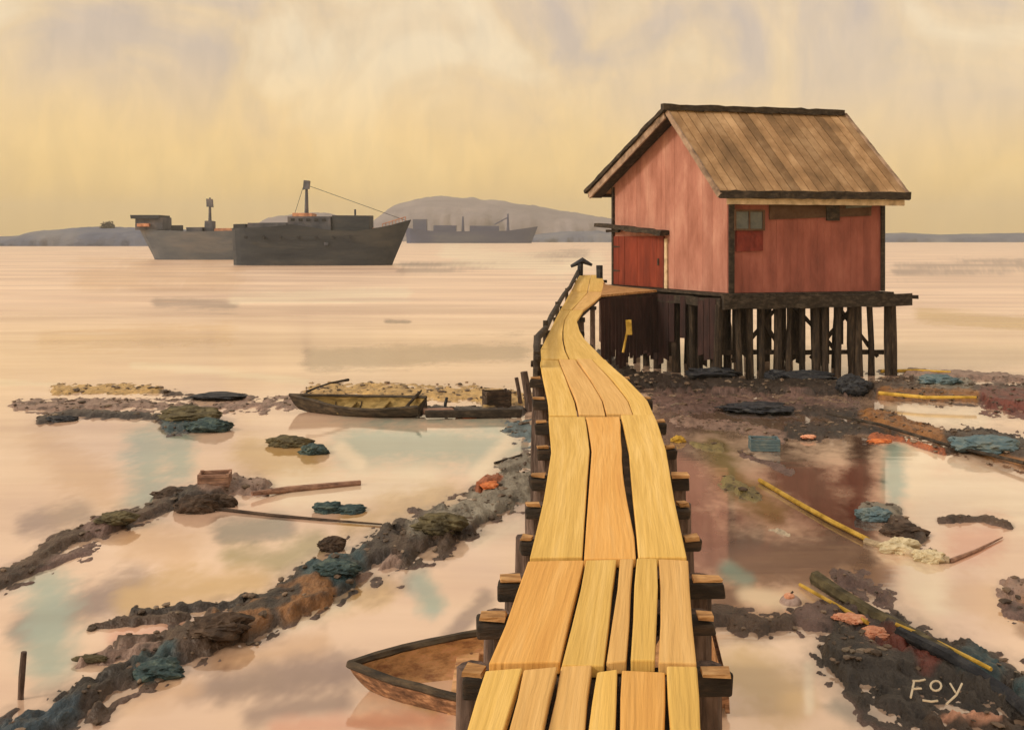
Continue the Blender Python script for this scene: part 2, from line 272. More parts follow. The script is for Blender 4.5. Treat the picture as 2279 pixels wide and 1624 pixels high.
def field(X, Y):
    Ys = np.maximum(Y, 2.0)
    px = CX+X/Ys/K; py = HZ+EYE/Ys/K
    wx = X*1.0; wy = Y*1.0
    na = fbm(wx*1.3, wy*.7); nb = fbm(wx*5, wy*2.5, 3); nc = fbm(wx*.55+9, wy*1.1, 3); nd = fbm(wx*13, wy*8, 3)
    dist = (na-.5)*.9+(nb-.5)*.8+(nc-.5)*.9+(nd-.5)*.6
    NEAR = np.zeros_like(X); H = -.07+(na-.5)*.05; C = np.tile(np.array(lin(MD)), X.shape+(1,))
    for col, hw, h, pts in BANKS:
        d = seg_d(px, py, pts)/hw
        e = 1.22-d+dist*1.15
        m = np.clip(e/.9, 0, 1); m = m*m*(3-2*m)
        H = np.maximum(H, -.07+(h*.5+.095+(nb-.5)*.07+(nd-.5)*.05+(na-.5)*.05)*m)
        sk = np.clip((e+.55)/.55, 0, 1)
        H = np.maximum(H, -.07+.072*sk+(nd-.5)*.05*sk+(nb-.5)*.05*sk)
        k = np.clip((e+.3)/.6, 0, 1)[..., None]*.92
        C = C*(1-k)+np.array(lin(col))*k
        NEAR = np.maximum(NEAR, np.clip((e+.9)/1.2, 0, 1)*min(1, h*9))
    C = C*(.72+.56*fbm(wx*2.2, wy*1.3, 4))[..., None]
    return H, C, px, py, dist, na, nc, NEAR
def water_col(X, Y):
    _, _, px, py, dist, na, nc, NEAR = F0
    C = np.tile(np.array(lin((240, 210, 182))), X.shape+(1,))
    nst = fbm(X*.09+3, Y*.5, 4)
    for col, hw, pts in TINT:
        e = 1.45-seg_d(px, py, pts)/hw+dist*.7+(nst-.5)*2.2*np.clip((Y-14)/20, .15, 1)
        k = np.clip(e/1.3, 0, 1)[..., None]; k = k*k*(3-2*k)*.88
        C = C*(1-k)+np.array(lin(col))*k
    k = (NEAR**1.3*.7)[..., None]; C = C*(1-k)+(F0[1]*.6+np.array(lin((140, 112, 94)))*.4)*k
    return C
def hgt(X, Y):
    h = field(np.array([[X]]), np.array([[Y]]))[0][0, 0]; return max(float(h), 0.0)
Ys = np.concatenate([np.linspace(-8, 6.6, 24), 7*np.exp(np.linspace(0, math.log(70/7), 470)), 74*np.exp(np.linspace(0, math.log(2600/74), 40))])
ts = np.concatenate([np.linspace(-1.3, -.5, 30), np.linspace(-.49, .49, 640), np.linspace(.5, 1.3, 30)])
GY = np.repeat(Ys[:, None], len(ts), 1); GX = ts[None, :]*np.maximum(GY+6, 14)
F0 = field(GX, GY)
nr, nc_ = GX.shape
idx = np.arange(nr*nc_).reshape(nr, nc_)
faces = np.stack([idx[:-1, :-1], idx[:-1, 1:], idx[1:, 1:], idx[1:, :-1]], -1).reshape(-1, 4)
def sheet(name, Z, C, m):
    V = np.stack([GX, GY, Z], -1).reshape(-1, 3)
    me = bpy.data.meshes.new(name); me.vertices.add(len(V)); me.vertices.foreach_set('co', V.ravel().astype(np.float32))
    me.loops.add(faces.size); me.loops.foreach_set('vertex_index', faces.ravel().astype(np.int32))
    me.polygons.add(len(faces)); me.polygons.foreach_set('loop_start', np.arange(0, faces.size, 4, dtype=np.int32))
    me.polygons.foreach_set('use_smooth', np.ones(len(faces), dtype=bool)); me.update(calc_edges=True); me.validate()
    ca = me.color_attributes.new('tone', 'FLOAT_COLOR', 'POINT')
    ca.data.foreach_set('color', np.concatenate([C, np.ones(C.shape[:-1]+(1,))], -1).ravel().astype(np.float32))
    o = bpy.data.objects.new(name, me); COL.objects.link(o); me.materials.append(m); o['kind'] = 'structure'; return o
m_mud = mat('mud', [(150, 146, 142), (235, 230, 225), (255, 255, 255)], 5, (1, .7, 1), .5, 1.0, 26, .5, attr='tone', bdist=.03)
m_wat = mat('tidal_water', [(234, 226, 226), (246, 243, 240), (255, 255, 255)], .35, (.2, 1.1, 1), .13, .22, 2.2, .5, attr='tone', bdist=.012)
t_ = m_wat.node_tree; gp = t_.nodes.new('ShaderNodeNewGeometry'); sx = t_.nodes.new('ShaderNodeSeparateXYZ'); mr = t_.nodes.new('ShaderNodeMapRange')
t_.links.new(gp.outputs['Position'], sx.inputs[0]); t_.links.new(sx.outputs['Y'], mr.inputs[0])      # the open bay is ruffled, the pools on the flats are still
for q, v in zip((1, 2, 3, 4), (24, 60, .06, .36)): mr.inputs[q].default_value = v
t_.links.new(mr.outputs[0], t_.nodes['Principled BSDF'].inputs['Roughness'])
# wide pale and dark streaks, broken highlights painted into the water colour
n_ = t_.nodes; l_ = t_.links; mp2 = n_.new('ShaderNodeMapping'); mp2.inputs['Scale'].default_value = (.035, .16, 1); l_.new(gp.outputs['Position'], mp2.inputs[0])
nz2 = n_.new('ShaderNodeTexNoise'); nz2.inputs['Scale'].default_value = 1; nz2.inputs['Detail'].default_value = 6; nz2.inputs['Roughness'].default_value = .6; l_.new(mp2.outputs[0], nz2.inputs['Vector'])
rp2 = n_.new('ShaderNodeValToRGB'); rp2.color_ramp.elements[0].position = .36; rp2.color_ramp.elements[0].color = (.74, .68, .67, 1); rp2.color_ramp.elements[1].position = .6; rp2.color_ramp.elements[1].color = (1.06, 1.05, 1.04, 1)
l_.new(nz2.outputs['Fac'], rp2.inputs[0]); mx2 = n_.new('ShaderNodeMix'); mx2.data_type = 'RGBA'; mx2.blend_type = 'MULTIPLY'; mx2.inputs[0].default_value = 1
old = t_.nodes['Principled BSDF'].inputs['Base Color'].links[0].from_socket
l_.new(old, mx2.inputs[6]); l_.new(rp2.outputs[0], mx2.inputs[7]); l_.new(mx2.outputs[2], t_.nodes['Principled BSDF'].inputs['Base Color'])
m_wat.node_tree.nodes['Principled BSDF'].inputs['IOR'].default_value = 2.35
farm = (GY > 60)
sheet('mud_flat', np.where(farm, -.6, F0[0]), F0[1], m_mud)
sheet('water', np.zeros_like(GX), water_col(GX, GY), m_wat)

# ------------------------------------------------------------------ hills and far shores
def ridge(name, Y, prof, base, m, depth, seed, label=None):
    rr = np.random.RandomState(seed); xs = np.array([p[0] for p in prof], float); ys = np.array([p[1] for p in prof], float)
    n = 160; px = np.linspace(xs[0], xs[-1], n); py = np.interp(px, xs, ys)
    V = []; R = 14
    for j in range(R+1):
        a = math.pi*j/R
        for i in range(n):
            top = max(0.05, EYE-(py[i]-HZ)*K*Y)
            nz = float(fbm(np.array([[px[i]/26+seed]]), np.array([[j*.7+seed]]))[0, 0])-.5
            yy = Y+depth/2-math.cos(a)*depth/2
            z = top*math.sin(a)**.6*(1+nz*.14)-.8*abs(math.cos(a))
            V.append(((px[i]-CX)*K*Y, yy+nz*depth*.1, z))
    F = [(j*n+i, j*n+i+1, (j+1)*n+i+1, (j+1)*n+i) for j in range(R) for i in range(n-1)]
    o = meshbuild(name, V, F, m); o['kind'] = 'structure'
    return o
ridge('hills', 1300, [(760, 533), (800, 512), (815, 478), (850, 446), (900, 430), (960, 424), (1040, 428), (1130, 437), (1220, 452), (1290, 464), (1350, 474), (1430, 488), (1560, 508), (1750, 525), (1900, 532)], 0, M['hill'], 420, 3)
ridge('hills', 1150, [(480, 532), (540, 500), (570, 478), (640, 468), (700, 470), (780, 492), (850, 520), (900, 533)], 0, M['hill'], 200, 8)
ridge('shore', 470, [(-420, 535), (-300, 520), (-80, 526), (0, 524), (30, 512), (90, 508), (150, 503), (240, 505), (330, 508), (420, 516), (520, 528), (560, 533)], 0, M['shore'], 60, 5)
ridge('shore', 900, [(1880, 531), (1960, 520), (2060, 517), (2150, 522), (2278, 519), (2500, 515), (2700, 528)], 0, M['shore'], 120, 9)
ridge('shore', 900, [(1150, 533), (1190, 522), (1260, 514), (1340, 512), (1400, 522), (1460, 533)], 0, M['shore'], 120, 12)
# lone tree on the left shore
b0 = P(232, 508, 490); b0.z = 3
tr = empty('tree', b0, 'small lone round-crowned tree on the low blue-grey shore at far left', 'tree')
MB().tube([b0, b0+Vector((.3, 0, 5)), b0+Vector((1.2, 0, 8))], [.6, .45, .3], 6).build('trunk', M['leaf'], tr)
mb = MB(); random.seed(4)
for k in range(520):
    while True:
        q = Vector([random.uniform(-1, 1) for _ in range(3)])
        if q.length < 1: break
    c = b0+Vector((1.4+q.x*3.2+q.z*.8, q.y*3, 6.4+q.z*2.4)); u = Vector([random.uniform(-1, 1) for _ in range(3)]).normalized(); v = u.orthogonal().normalized()
    mb.add([c, c+u*.7+v*.25, c+u*1.0, c+u*.6-v*.3], [(0, 1, 2, 3)])
mb.build('crown', M['leaf'], tr)

# ------------------------------------------------------------------ ships
def ship_hull(x0, x1, rake0, rake1, Y, B, sheer, m, root, base=-1.0):
    """x0..x1 waterline ends in metres; rake = how far the deck overhangs each end; sheer(s) deck height"""
    n = 28; R = 8; V = []
    for i in range(n+1):
        s = i/n; sh = sheer(s)
        hb = B/2*(min(1, (1-abs(2*s-1)**4)) ** .5+.02)
        for side in (-1, 1):
            for j in range(R+1):
                t = j/R; z = base+(sh-base)*t
                k = max(0, z)/max(sh, .1)
                x = x0+(x1-x0)*s - rake0*k*max(0, 1-s*5) + rake1*k*max(0, (s-.8)*5)
                y = Y+side*hb*(.72+.28*t)
                V.append(Vector((x, y, z)))
    W = 2*(R+1); F = []
    for i in range(n):
        for side in (0, 1):
            for j in range(R):
                a = i*W+side*(R+1)+j; F.append((a, a+1, a+W+1, a+W))
        a = i*W+R; b = a+R+1; F.append((a, b, b+W, a+W))
    for i in (0, n):
        for j in range(R): a = i*W+j; F.append((a, a+1, a+R+2, a+R+1))
    MB().add(V, F).build('hull', m, root)
def shipX(x, Y): return (x-CX)*K*Y
# near dark freighter
Y1 = 141; s1 = K*Y1
r1 = empty('cargo_ship', (shipX(700, Y1), Y1, 0), 'largest dark cargo ship with tall mast amidships, bow pointing right', 'ship')
def z1(y): return EYE-(y-HZ)*s1
ship_hull(shipX(520, Y1), shipX(872, Y1), .25, 2.7, Y1, 6.5, lambda s: z1(np.interp(s, [0, .25, .4, .62, .8, .92, 1], [508, 506, 500, 512, 515, 503, 489])), M['ship'], r1)
def blk(name, root, Y, xa, xb, ya, yb, d, m, j=.06, yo=0):
    a = P(xa, yb, Y); b = P(xb, ya, Y)
    return MB().box(((a.x+b.x)/2, Y+yo, (a.z+b.z)/2), b.x-a.x, d, b.z-a.z, 0, j).build(name, m, root, bevel=.05)
dh = blk('deckhouse', r1, Y1, 560, 645, 496, 514, 4.4, M['shiphouse'])
br = blk('bridge', r1, Y1, 648, 742, 482, 516, 4.8, M['shiphouse'])
for k in range(5): blk('window', br, Y1, 655+k*17, 664+k*17, 487, 493, .06, M['navy'], 0, -2.43)
blk('wheelhouse', r1, Y1, 655, 700, 475, 483, 3.4, M['shiprust'])
blk('foredeck_house', r1, Y1, 745, 826, 480, 518, 4.2, M['ship'])
blk('hatch', r1, Y1, 832, 862, 508, 520, 3.4, M['shiprust'])
blk('hatch', r1, Y1, 526, 552, 499, 512, 3.2, M['ship'])
mt = MB().tube([P(682, 476, Y1), P(682, 430, Y1), P(682, 404, Y1)], [.3, .22, .12], 8).build('mast', M['shiphouse'], r1)
MB().box(P(682, 412, Y1), .8, .8, 1.3, 0, .1).build('crows_nest', M['shiphouse'], mt)
MB().tube([P(790, 480, Y1), P(790, 466, Y1)], .14, 6).build('funnel_pipe', M['shiphouse'], r1)
MB().tube([P(674, 418, Y1), P(648, 500, Y1)], .035, 4).build('stay', M['ship'], r1)
MB().tube([P(690, 415, Y1), P(905, 492, Y1)], .035, 4).build('stay', M['ship'], r1)
rl = MB()
for k in range(8):
    s = k/7; a = P(855+s*48, 507-s*16, Y1); rl.tube([a-Vector((0, 2.0-s*1.6, 0)), a+Vector((0, -2.0+s*1.6, .55))], .05, 4)
rl.tube([P(855, 507, Y1)+Vector((0, -2, .5)), P(903, 491, Y1)+Vector((0, -.4, .5))], .06, 4)
rl.build('railing', M['shiprust'], r1)
MB().box(P(735, 543, Y1)+Vector((0, -3.2, 0)), .5, .2, .4, 0, .05).build('anchor', M['shiphouse'], r1)
for k in range(7):
    p = P(560+k*38, 528, Y1); MB().tube([p+Vector((0, -3.0, 0)), p+Vector((0, -3.4, 0))], .2, 10).build('porthole', M['navy'], r1)
# second ship
Y2 = 178; s2 = K*Y2
r2 = empty('cargo_ship', (shipX(430, Y2), Y2, 0), 'paler grey cargo ship half hidden behind the largest dark ship, bow pointing left', 'ship')
def z2(y): return EYE-(y-HZ)*s2
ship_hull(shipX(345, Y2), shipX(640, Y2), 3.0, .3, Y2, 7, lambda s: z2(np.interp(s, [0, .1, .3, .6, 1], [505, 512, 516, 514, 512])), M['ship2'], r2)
bg = blk('bridge', r2, Y2, 312, 372, 484, 512, 4.6, M['shiphouse'])
blk('bridge_wing', bg, Y2, 303, 366, 480, 487, 5.6, M['ship'])
blk('lifeboat', r2, Y2, 318, 345, 498, 505, .8, M['shiprust'], .05, -2.6)
blk('winch', r2, Y2, 384, 404, 502, 514, 1.6, M['ship'])
blk('hatch', r2, Y2, 420, 455, 506, 517, 3, M['shiphouse'])
m2 = MB().tube([P(467, 515, Y2), P(467, 470, Y2), P(467, 440, Y2)], [.35, .25, .14], 8).build('mast', M['shiphouse'], r2)
MB().box(P(467, 452, Y2), 1.0, .8, 1.4, 0, .1).build('crows_nest', M['shiphouse'], m2)
blk('mast_house', r2, Y2, 458, 477, 492, 516, 1.8, M['shiphouse'])
blk('hatch', r2, Y2, 482, 530, 508, 517, 3, M['shiprust'])
# distant blue ship and a smaller one
Y3 = 760
r3 = empty('cargo_ship', (shipX(1060, Y3), Y3, 0), 'long distant slate blue cargo ship lying low in front of the hill', 'ship')
def z3(y): return EYE-(y-HZ)*K*Y3
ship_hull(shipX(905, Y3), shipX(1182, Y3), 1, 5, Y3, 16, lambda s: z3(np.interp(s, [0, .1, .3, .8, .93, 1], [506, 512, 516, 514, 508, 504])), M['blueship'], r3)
blk('bridge', r3, Y3, 920, 950, 488, 515, 12, M['blueship'], .2)
blk('hatch', r3, Y3, 965, 1015, 502, 518, 10, M['blueship'], .2); blk('hatch', r3, Y3, 1045, 1110, 503, 518, 10, M['blueship'], .2)
for x, y in ((1030, 482), (1130, 476)):
    MB().tube([P(x, 516, Y3), P(x, y, Y3)], [1.2, .6], 6).build('mast', M['blueship'], r3)
MB().tube([P(1130, 484, Y3), P(1100, 500, Y3)], .5, 5).build('derrick', M['blueship'], r3)

# ------------------------------------------------------------------ boardwalk
DECK = 2.2
rows = [(None, -2.0, -.62, .16)]
ctl = [(1624, 1030, 1565), (1480, 1080, 1552), (1350, 1132, 1543), (1240, 1175, 1532), (1110, 1205, 1502), (1000, 1225, 1482), (940, 1221, 1463), (890, 1217, 1441), (842, 1207, 1395), (805, 1201, 1352), (780, 1200, 1328), (755, 1212, 1302), (735, 1222, 1290), (712, 1234, 1283), (690, 1246, 1298), (668, 1258, 1326), (652, 1268, 1345)]
R_ = []                                            # (Y, left X, right X, z)
R_.append((-2.5, -.62, .12, DECK)); R_.append((0., -.44, .32, DECK))
for y, l, r in ctl:
    a = U(l, y, DECK); b = U(r, y, DECK); R_.append((a.y, a.x, b.x, DECK))
for y, l, r, Y in ((630, 1278, 1345, 31.5), (612, 1290, 1338, 34.0)):
    a = P(l, y, Y); b = P(r, y, Y); R_.append((Y, a.x, b.x, a.z))
RA = np.array(R_)
def S(Y, t):
    l = np.interp(Y, RA[:, 0], RA[:, 1]); r = np.interp(Y, RA[:, 0], RA[:, 2]); z = np.interp(Y, RA[:, 0], RA[:, 3])
    return Vector((l+(r-l)*t, Y, z))
def yd(y): return (EYE-DECK)/((y-HZ)*K)
bw = empty('boardwalk', (0, 3, 0), 'long yellow plank boardwalk on posts curving up to the red hut', 'boardwalk')
def plank(ya, yb, ta, tb, m, gap=.004, th=.05, wedge=None, dz=0):
    n = max(3, int((yb-ya)/.35)); V = []; j0 = random.uniform(-.006, .006)
    da = random.uniform(-.03, .03); db = random.uniform(-.03, .03)
    tw = [random.uniform(-.005, .005) for _ in range(4)]
    for i in range(n+1):
        s = i/n; Y = ya+da+(yb+db-ya-da)*s
        wv = wedge(s) if wedge else 0
        pa = S(Y, ta); pb = S(Y, tb); d = (pb-pa).normalized()
        g = gap+.004*math.sin(s*5+ta*30)
        pa = pa+d*g; pb = pb-d*(g+wv)
        cup = .004*math.sin(s*7+j0*900)
        for p, k in ((pa, 0), (pb, 1)):
            q = p+Vector((0, 0, j0+tw[k]+tw[2+k]*s+cup+dz)); V.append(q); V.append(q-Vector((0, 0, th)))
    F = []
    for i in range(n):
        a = i*4; b = a+4
        F += [(a, a+2, b+2, b), (a+1, b+1, b+3, a+3), (a, b, b+1, a+1), (a+2, a+3, b+3, b+2)]
    F += [(0, 1, 3, 2), (n*4, n*4+2, n*4+3, n*4+1)]
    o = MB().add(V, F).build('plank', m, bw, bevel=.006)
    at = o.data.attributes.new('flow', 'FLOAT_VECTOR', 'POINT'); sd = random.uniform(0, 40)
    wd_ = (S(ya, 1)-S(ya, 0)).length*(tb-ta)
    for i in range(n+1):
        for k in range(4): at.data[i*4+k].vector = (wd_*(k > 1)+sd, ya+(yb-ya)*i/n, (k % 2)*.05+sd)
    return o
G, O, T = M['deck_gold'], M['deck_orange'], M['deck_tan']
random.seed(11)
SECT = [(-2.5, yd(1624)-.25, [0, .2, .4, .6, .8, 1], [G, T, O, G, T], 0),
        (yd(1624)-.24, yd(1481), [0, .18, .345, .51, .64, .85, 1], [G, T, T, G, O, G], 0),
        (yd(1479), yd(1242), [0, .355, .56, .67, .81, 1], [O, G, T, G, T], 0),
        (yd(1239), yd(925), [0, .345, .675, 1], [G, O, G], 0),
        (yd(923), yd(800), [0, .28, .55, .8, 1], [G, T, T, G], 0),
        (yd(799), yd(690), [0, .45, 1], [G, G], 0),
        (yd(689), 29.5, [0, .5, 1], [G, T], 0), (29.6, 34, [0, .5, 1], [G, G], 0)]
for ya, yb, tt, ms, _ in SECT:
    for k, m in enumerate(ms):
        g = .0065; wd = None
        if ya > 0 and abs(tt[k+1]-.345) < .02: g = .007
        if abs(tt[k+1]-.675) < .001: wd = lambda s: .045*max(0, math.sin(math.pi*min(1, max(0, (s-.1)/.86))))
        if abs(tt[k+1]-.67) < .002 or abs(tt[k+1]-.64) < .002: g = .01
        plank(ya, yb, tt[k], tt[k+1], m, g, wedge=wd)
# beams under the deck, with dark ends standing out, and posts
BEAMS = [(1.2, .14, .14, .09), (2.5, .14, .14, .09), (3.8, .1, .13, .08), (4.36, .14, .09, .07), (4.84, .12, .16, .085), (5.5, .08, .1, .07), (6.2, .11, .09, .08), (6.95, .12, .14, .09), (7.9, .11, .1, .09), (9.0, .12, .1, .1), (10.3, .14, .1, .1), (11.8, .14, .1, .1), (13.6, .12, .1, .1), (15.6, .1, .1, .1), (18, .1, .1, .1), (21, .1, .1, .1), (24.5, .1, .1, .1), (28.4, .1, .1, .1), (33, .15, .15, .1)]
for i, (Y, la, ra, h) in enumerate(BEAMS):
    a = S(Y, 0); b = S(Y, 1); d = (b-a).normalized(); z = Vector((0, 0, -.06-h/2))
    A = a-d*la+z; B = b+d*ra+z+Vector((0, random.uniform(-.05, .05), 0))
    cb = MB().beam(A, B, .11, h*.92, j=.012).build('cross_beam', M['beam'], bw, bevel=.012)
    if 1 < i < 12:
        for e0_, e1_ in ((a-d*.015, a-d*(la-.01)), (b+d*.015, b+d*(ra-.01))):
            MB().beam(e0_+Vector((0, 0, -.048)), e1_+Vector((0, random.uniform(-.01, .02), -.046)), .07, .018, j=.006).build('pale_board', M['paleboard'], cb)  # pale strips added to give the beam ends sunlit tops
    for side, p, q in ((0, a, -1), (1, b, 1)):
        if i < 2: continue
        x = p+d*q*(.02+random.uniform(0, .05))*(1 if Y < 8 else .5)+Vector((0, .11, 0))
        top = x+Vector((0, 0, -.075)); bot = Vector((x.x+q*random.uniform(.0, .06), x.y+.05, -.4))
        MB().tube([bot, (top+bot)/2+Vector((random.uniform(-.02, .02), 0, 0)), top], [.075, .068, .062], 9, .08).build('post', M['post'], bw)
    if i in (3, 5, 8):
        MB().beam(S(Y, 0)+Vector((-.03, .2, -1.9)), S(Y, 1)+Vector((.03, .2, -.35)), .05, .08, j=.01).build('brace', M['post'], bw)
# stringers; the inner three are added to darken the plank gaps
for t in (.12, .35, .53, .67, .88):
    mb = MB(); last = None
    for Y in np.linspace(-2, 33.5, 40):
        p = S(Y, t)-Vector((0, 0, .108))
        if last is not None: mb.beam(last, p, .07, .1)
        last = p
    mb.build('stringer', M['dark'], bw)
# low dark kerb rail on the far left edge, with stub posts
pts = [S(Y, 0)+Vector((-.04, 0, .12+.05*math.sin(Y))) for Y in (12.3, 13.2, 14.4, 15.5, 17, 19, 22, 26, 30, 33.8)]
hr = MB().tube(pts, [.05, .045, .05, .055, .05, .055, .055, .06, .055, .06], 7, .2).build('edge_rail', M['dark'], bw, smooth=True)
for Y in (12.4, 14.4, 17, 22, 28): 
    p = S(Y, 0); MB().tube([p+Vector((-.05, 0, -.2)), p+Vector((-.05, 0, .2))], .045, 7, .1).build('rail_post', M['dark'], bw)
p = S(33.9, .0); MB().tube([p+Vector((0, 0, -.3)), p+Vector((.03, 0, .42))], .1, 8, .15).tube([p+Vector((-.3, 0, .3)), p+Vector((.1, 0, .5)), p+Vector((.42, 0, .34))], [.06, .1, .05], 7, .2).build('mooring_post', M['navy'], bw)
p = S(33.0, 1.0); MB().tube([p+Vector((-.1, 0, -.2)), p+Vector((-.1, 0, .42))], .11, 8, .1).build('mooring_post', M['navy'], bw)

# ------------------------------------------------------------------ hut on stilts
C_ = Vector((5.79, 26.8, 0)); Lc = Vector((3.22, 31.7, 0)); Rc = Vector((10.36, 27.9, 0)); Bc = Rc+Lc-C_
gd = (Lc-C_).normalized(); ld = (Rc-C_).normalized(); GW = (Lc-C_).length; LW = (Rc-C_).length
hut = empty('stilt_hut', ((C_+Bc)/2), 'red wooden fishing hut with brown gable roof, standing on dark stilts', 'hut')
ZF = 2.33; Zr = 7.46; tR = .35
def up(p, z): return Vector((p.x, p.y, z))
slopeR = (Zr-4.98)/(GW*tR+.4); slopeL = (Zr-5.24)/(GW*(1-tR)+.6)
def roofz(d):                                         # height of the roof plane at distance d from C along the gable
    return Zr-(GW*tR-d)*slopeR if d < GW*tR else Zr-(d-GW*tR)*slopeL
def boards(mb, a, b, zlo, zhi, width, nrm, th=.03, rel=.006):
    L = (b-a).length; n = int(L/width); d = (b-a)/L; x = 0
    for k in range(n):
        mb.tone = random.uniform(.92, 1.07); x0 = L*k/n+.0015; x1 = L*(k+1)/n-.0015; o = nrm*random.uniform(0, rel)
        p0 = a+d*x0+o; p1 = a+d*x1+o
        mb.hexa(up(p0, zlo), up(p1, zlo), up(p1, zhi(x1)), up(p0, zhi(x0)), -nrm*(th+rel))
random.seed(3)
ngab = Vector((-ld.x, -ld.y, 0)); nside = Vector((gd.y, -gd.x, 0)); nside = nside if nside.y < 0 else -nside
nside = Vector((-gd.x, -gd.y, 0)); ngp = Vector((gd.y, -gd.x, 0)); ngp = ngp if ngp.x < 0 else -ngp
nlp = Vector((ld.y, -ld.x, 0)); nlp = nlp if nlp.y < 0 else -nlp
mb = MB()
# gable wall, split at the ridge so that boards follow the roof
G0 = C_+gd*GW*tR
boards(mb, C_+gd*.02, G0, ZF, lambda x: roofz(x+.02)-.07, .2, ngp); boards(mb, G0, Lc, ZF, lambda x: roofz(GW*tR+x)-.07, .2, ngp)
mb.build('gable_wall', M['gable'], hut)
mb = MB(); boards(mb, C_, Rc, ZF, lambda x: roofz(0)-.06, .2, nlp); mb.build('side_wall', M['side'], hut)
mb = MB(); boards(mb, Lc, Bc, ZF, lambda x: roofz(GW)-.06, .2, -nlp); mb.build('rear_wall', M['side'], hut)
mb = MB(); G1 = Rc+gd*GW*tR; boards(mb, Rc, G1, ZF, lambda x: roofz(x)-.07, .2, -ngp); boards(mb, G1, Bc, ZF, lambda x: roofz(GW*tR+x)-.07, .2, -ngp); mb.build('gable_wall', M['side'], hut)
# corner boards
MB().box(up(C_+ngp*.0+nlp*.045, (ZF+5.2)/2)+ld*.08, .16, .05, 5.2-ZF, math.atan2(ld.y, ld.x), .006).build('corner_board', M['dark'], hut)
MB().box(up(Rc+nlp*.05, (ZF+5.2)/2)-ld*.05, .1, .06, 5.2-ZF, math.atan2(ld.y, ld.x), .006).build('corner_board', M['dark'], hut)
MB().box(up(Lc+ngp*.05, (ZF+5.4)/2)-gd*.04, .09, .06, 5.4-ZF, math.atan2(gd.y, gd.x), .006).build('corner_board', M['dark'], hut)
# roof
Rn = up(G0-ld*.5, Zr); Rf = up(G0+ld*(LW+.42), Zr)
En = up(C_-gd*.4-ld*.5, 4.98); Ef = up(C_-gd*.4+ld*(LW+.42), 4.98)
Ln = up(Lc+gd*.6-ld*.5, 5.24); Lf = up(Lc+gd*.6+ld*(LW+.42), 5.24)
def roofslope(e0, e1, r0, r1, n, name):
    mb = MB(); nn = (e1-e0).cross(r0-e0).normalized(); nn = nn if nn.z > 0 else -nn
    for k in range(n):
        mb.tone = max(.7, min(1.45, 1.03+.17*math.sin(k*1.45)+random.uniform(-.16, .16))); a = k/n+.002; b = (k+1)/n-.002; o = nn*random.uniform(0, .02); l = random.uniform(0, .05)
        dd = (e0-r0).normalized()*l
        mb.hexa(e0.lerp(e1, a)+o+dd, e0.lerp(e1, b)+o+dd, r0.lerp(r1, b)+o, r0.lerp(r1, a)+o, -nn*.05)
    return mb.build(name, M['roof'], hut)
rs1 = roofslope(En, Ef, Rn, Rf, 21, 'roof_slope'); rs2 = roofslope(Ln, Lf, Rn, Rf, 21, 'roof_slope')
dz = Vector((0, 0, 1))
def wob(mb, a, b, w, h, n=10, j=.02):
    prev = a
    for k in range(1, n+1):
        q = a.lerp(b, k/n)+(Vector([random.uniform(-j, j) for _ in range(3)]) if k < n else Vector())
        mb.beam(prev, q, w*random.uniform(.85, 1.15), h*random.uniform(.85, 1.15)); prev = q
    return mb
def strip(mb, a, b, w, h, n=14, j=.012):              # one continuous rough batten
    V = []; F = []; d = (b-a).normalized(); x = d.cross(dz).normalized(); u = x.cross(d)
    for k in range(n+1):
        c = a.lerp(b, k/n)
        for sx, sz in ((-1, -1), (1, -1), (1, 1), (-1, 1)):
            V.append(c+x*(sx*w/2+random.uniform(-j, j))+u*(sz*h/2+random.uniform(-j, j)))
    for k in range(n):
        for q in range(4): F.append((k*4+q, k*4+(q+1) % 4, k*4+4+(q+1) % 4, k*4+4+q))
    F += [(3, 2, 1, 0), (n*4, n*4+1, n*4+2, n*4+3)]
    return mb.add(V, F)
strip(MB(), Rn-ld*.15+dz*.05, Rf-ld*.05+dz*.05, .24, .17, 24, .025).build('ridge_cap', M['dark'], rs1)
strip(MB(), En-ld*.02+dz*-.02, Ef+ld*.06+dz*-.02, .1, .2, 26, .018).build('fascia', M['dark'], rs1)
strip(MB(), En+ld*.25+gd*.09-dz*.2, Ef-ld*.05+gd*.09-dz*.2, .05, .17, 20, .006).build('eave_board', M['trim'], rs1)
strip(MB(), Ln+dz*-.02, Lf+dz*-.02, .1, .2, 20, .015).build('fascia', M['dark'], rs2)
# barge boards on the gable
strip(MB(), En.lerp(Rn, .0)-ld*.02-dz*.06, En.lerp(Rn, .99)-ld*.02-dz*.06, .05, .15, 16, .006).build('bargeboard', M['barge'], rs1)
strip(MB(), Ln.lerp(Rn, .02)-ld*.02-dz*.13, Ln.lerp(Rn, .98)-ld*.02-dz*.13, .05, .2, 16, .006).build('bargeboard', M['barge'], rs2)
strip(MB(), Ln-ld*.04+dz*.03-gd*-.1, Rn-ld*.04+dz*.03, .16, .1, 20, .02).build('verge_batten', M['dark'], rs2)
strip(MB(), Ef+ld*.02+dz*.02, Rf+ld*.02+dz*.02, .1, .09, 16, .01).build('verge_batten', M['barge'], rs1)
# soffit boards behind the barge board, on the left slope
strip(MB(), Ln+ld*.24-dz*.13, Rn.lerp(Ln, .03)+ld*.24-dz*.13, .42, .05, 12, .004).build('soffit', M['dark'], rs2)
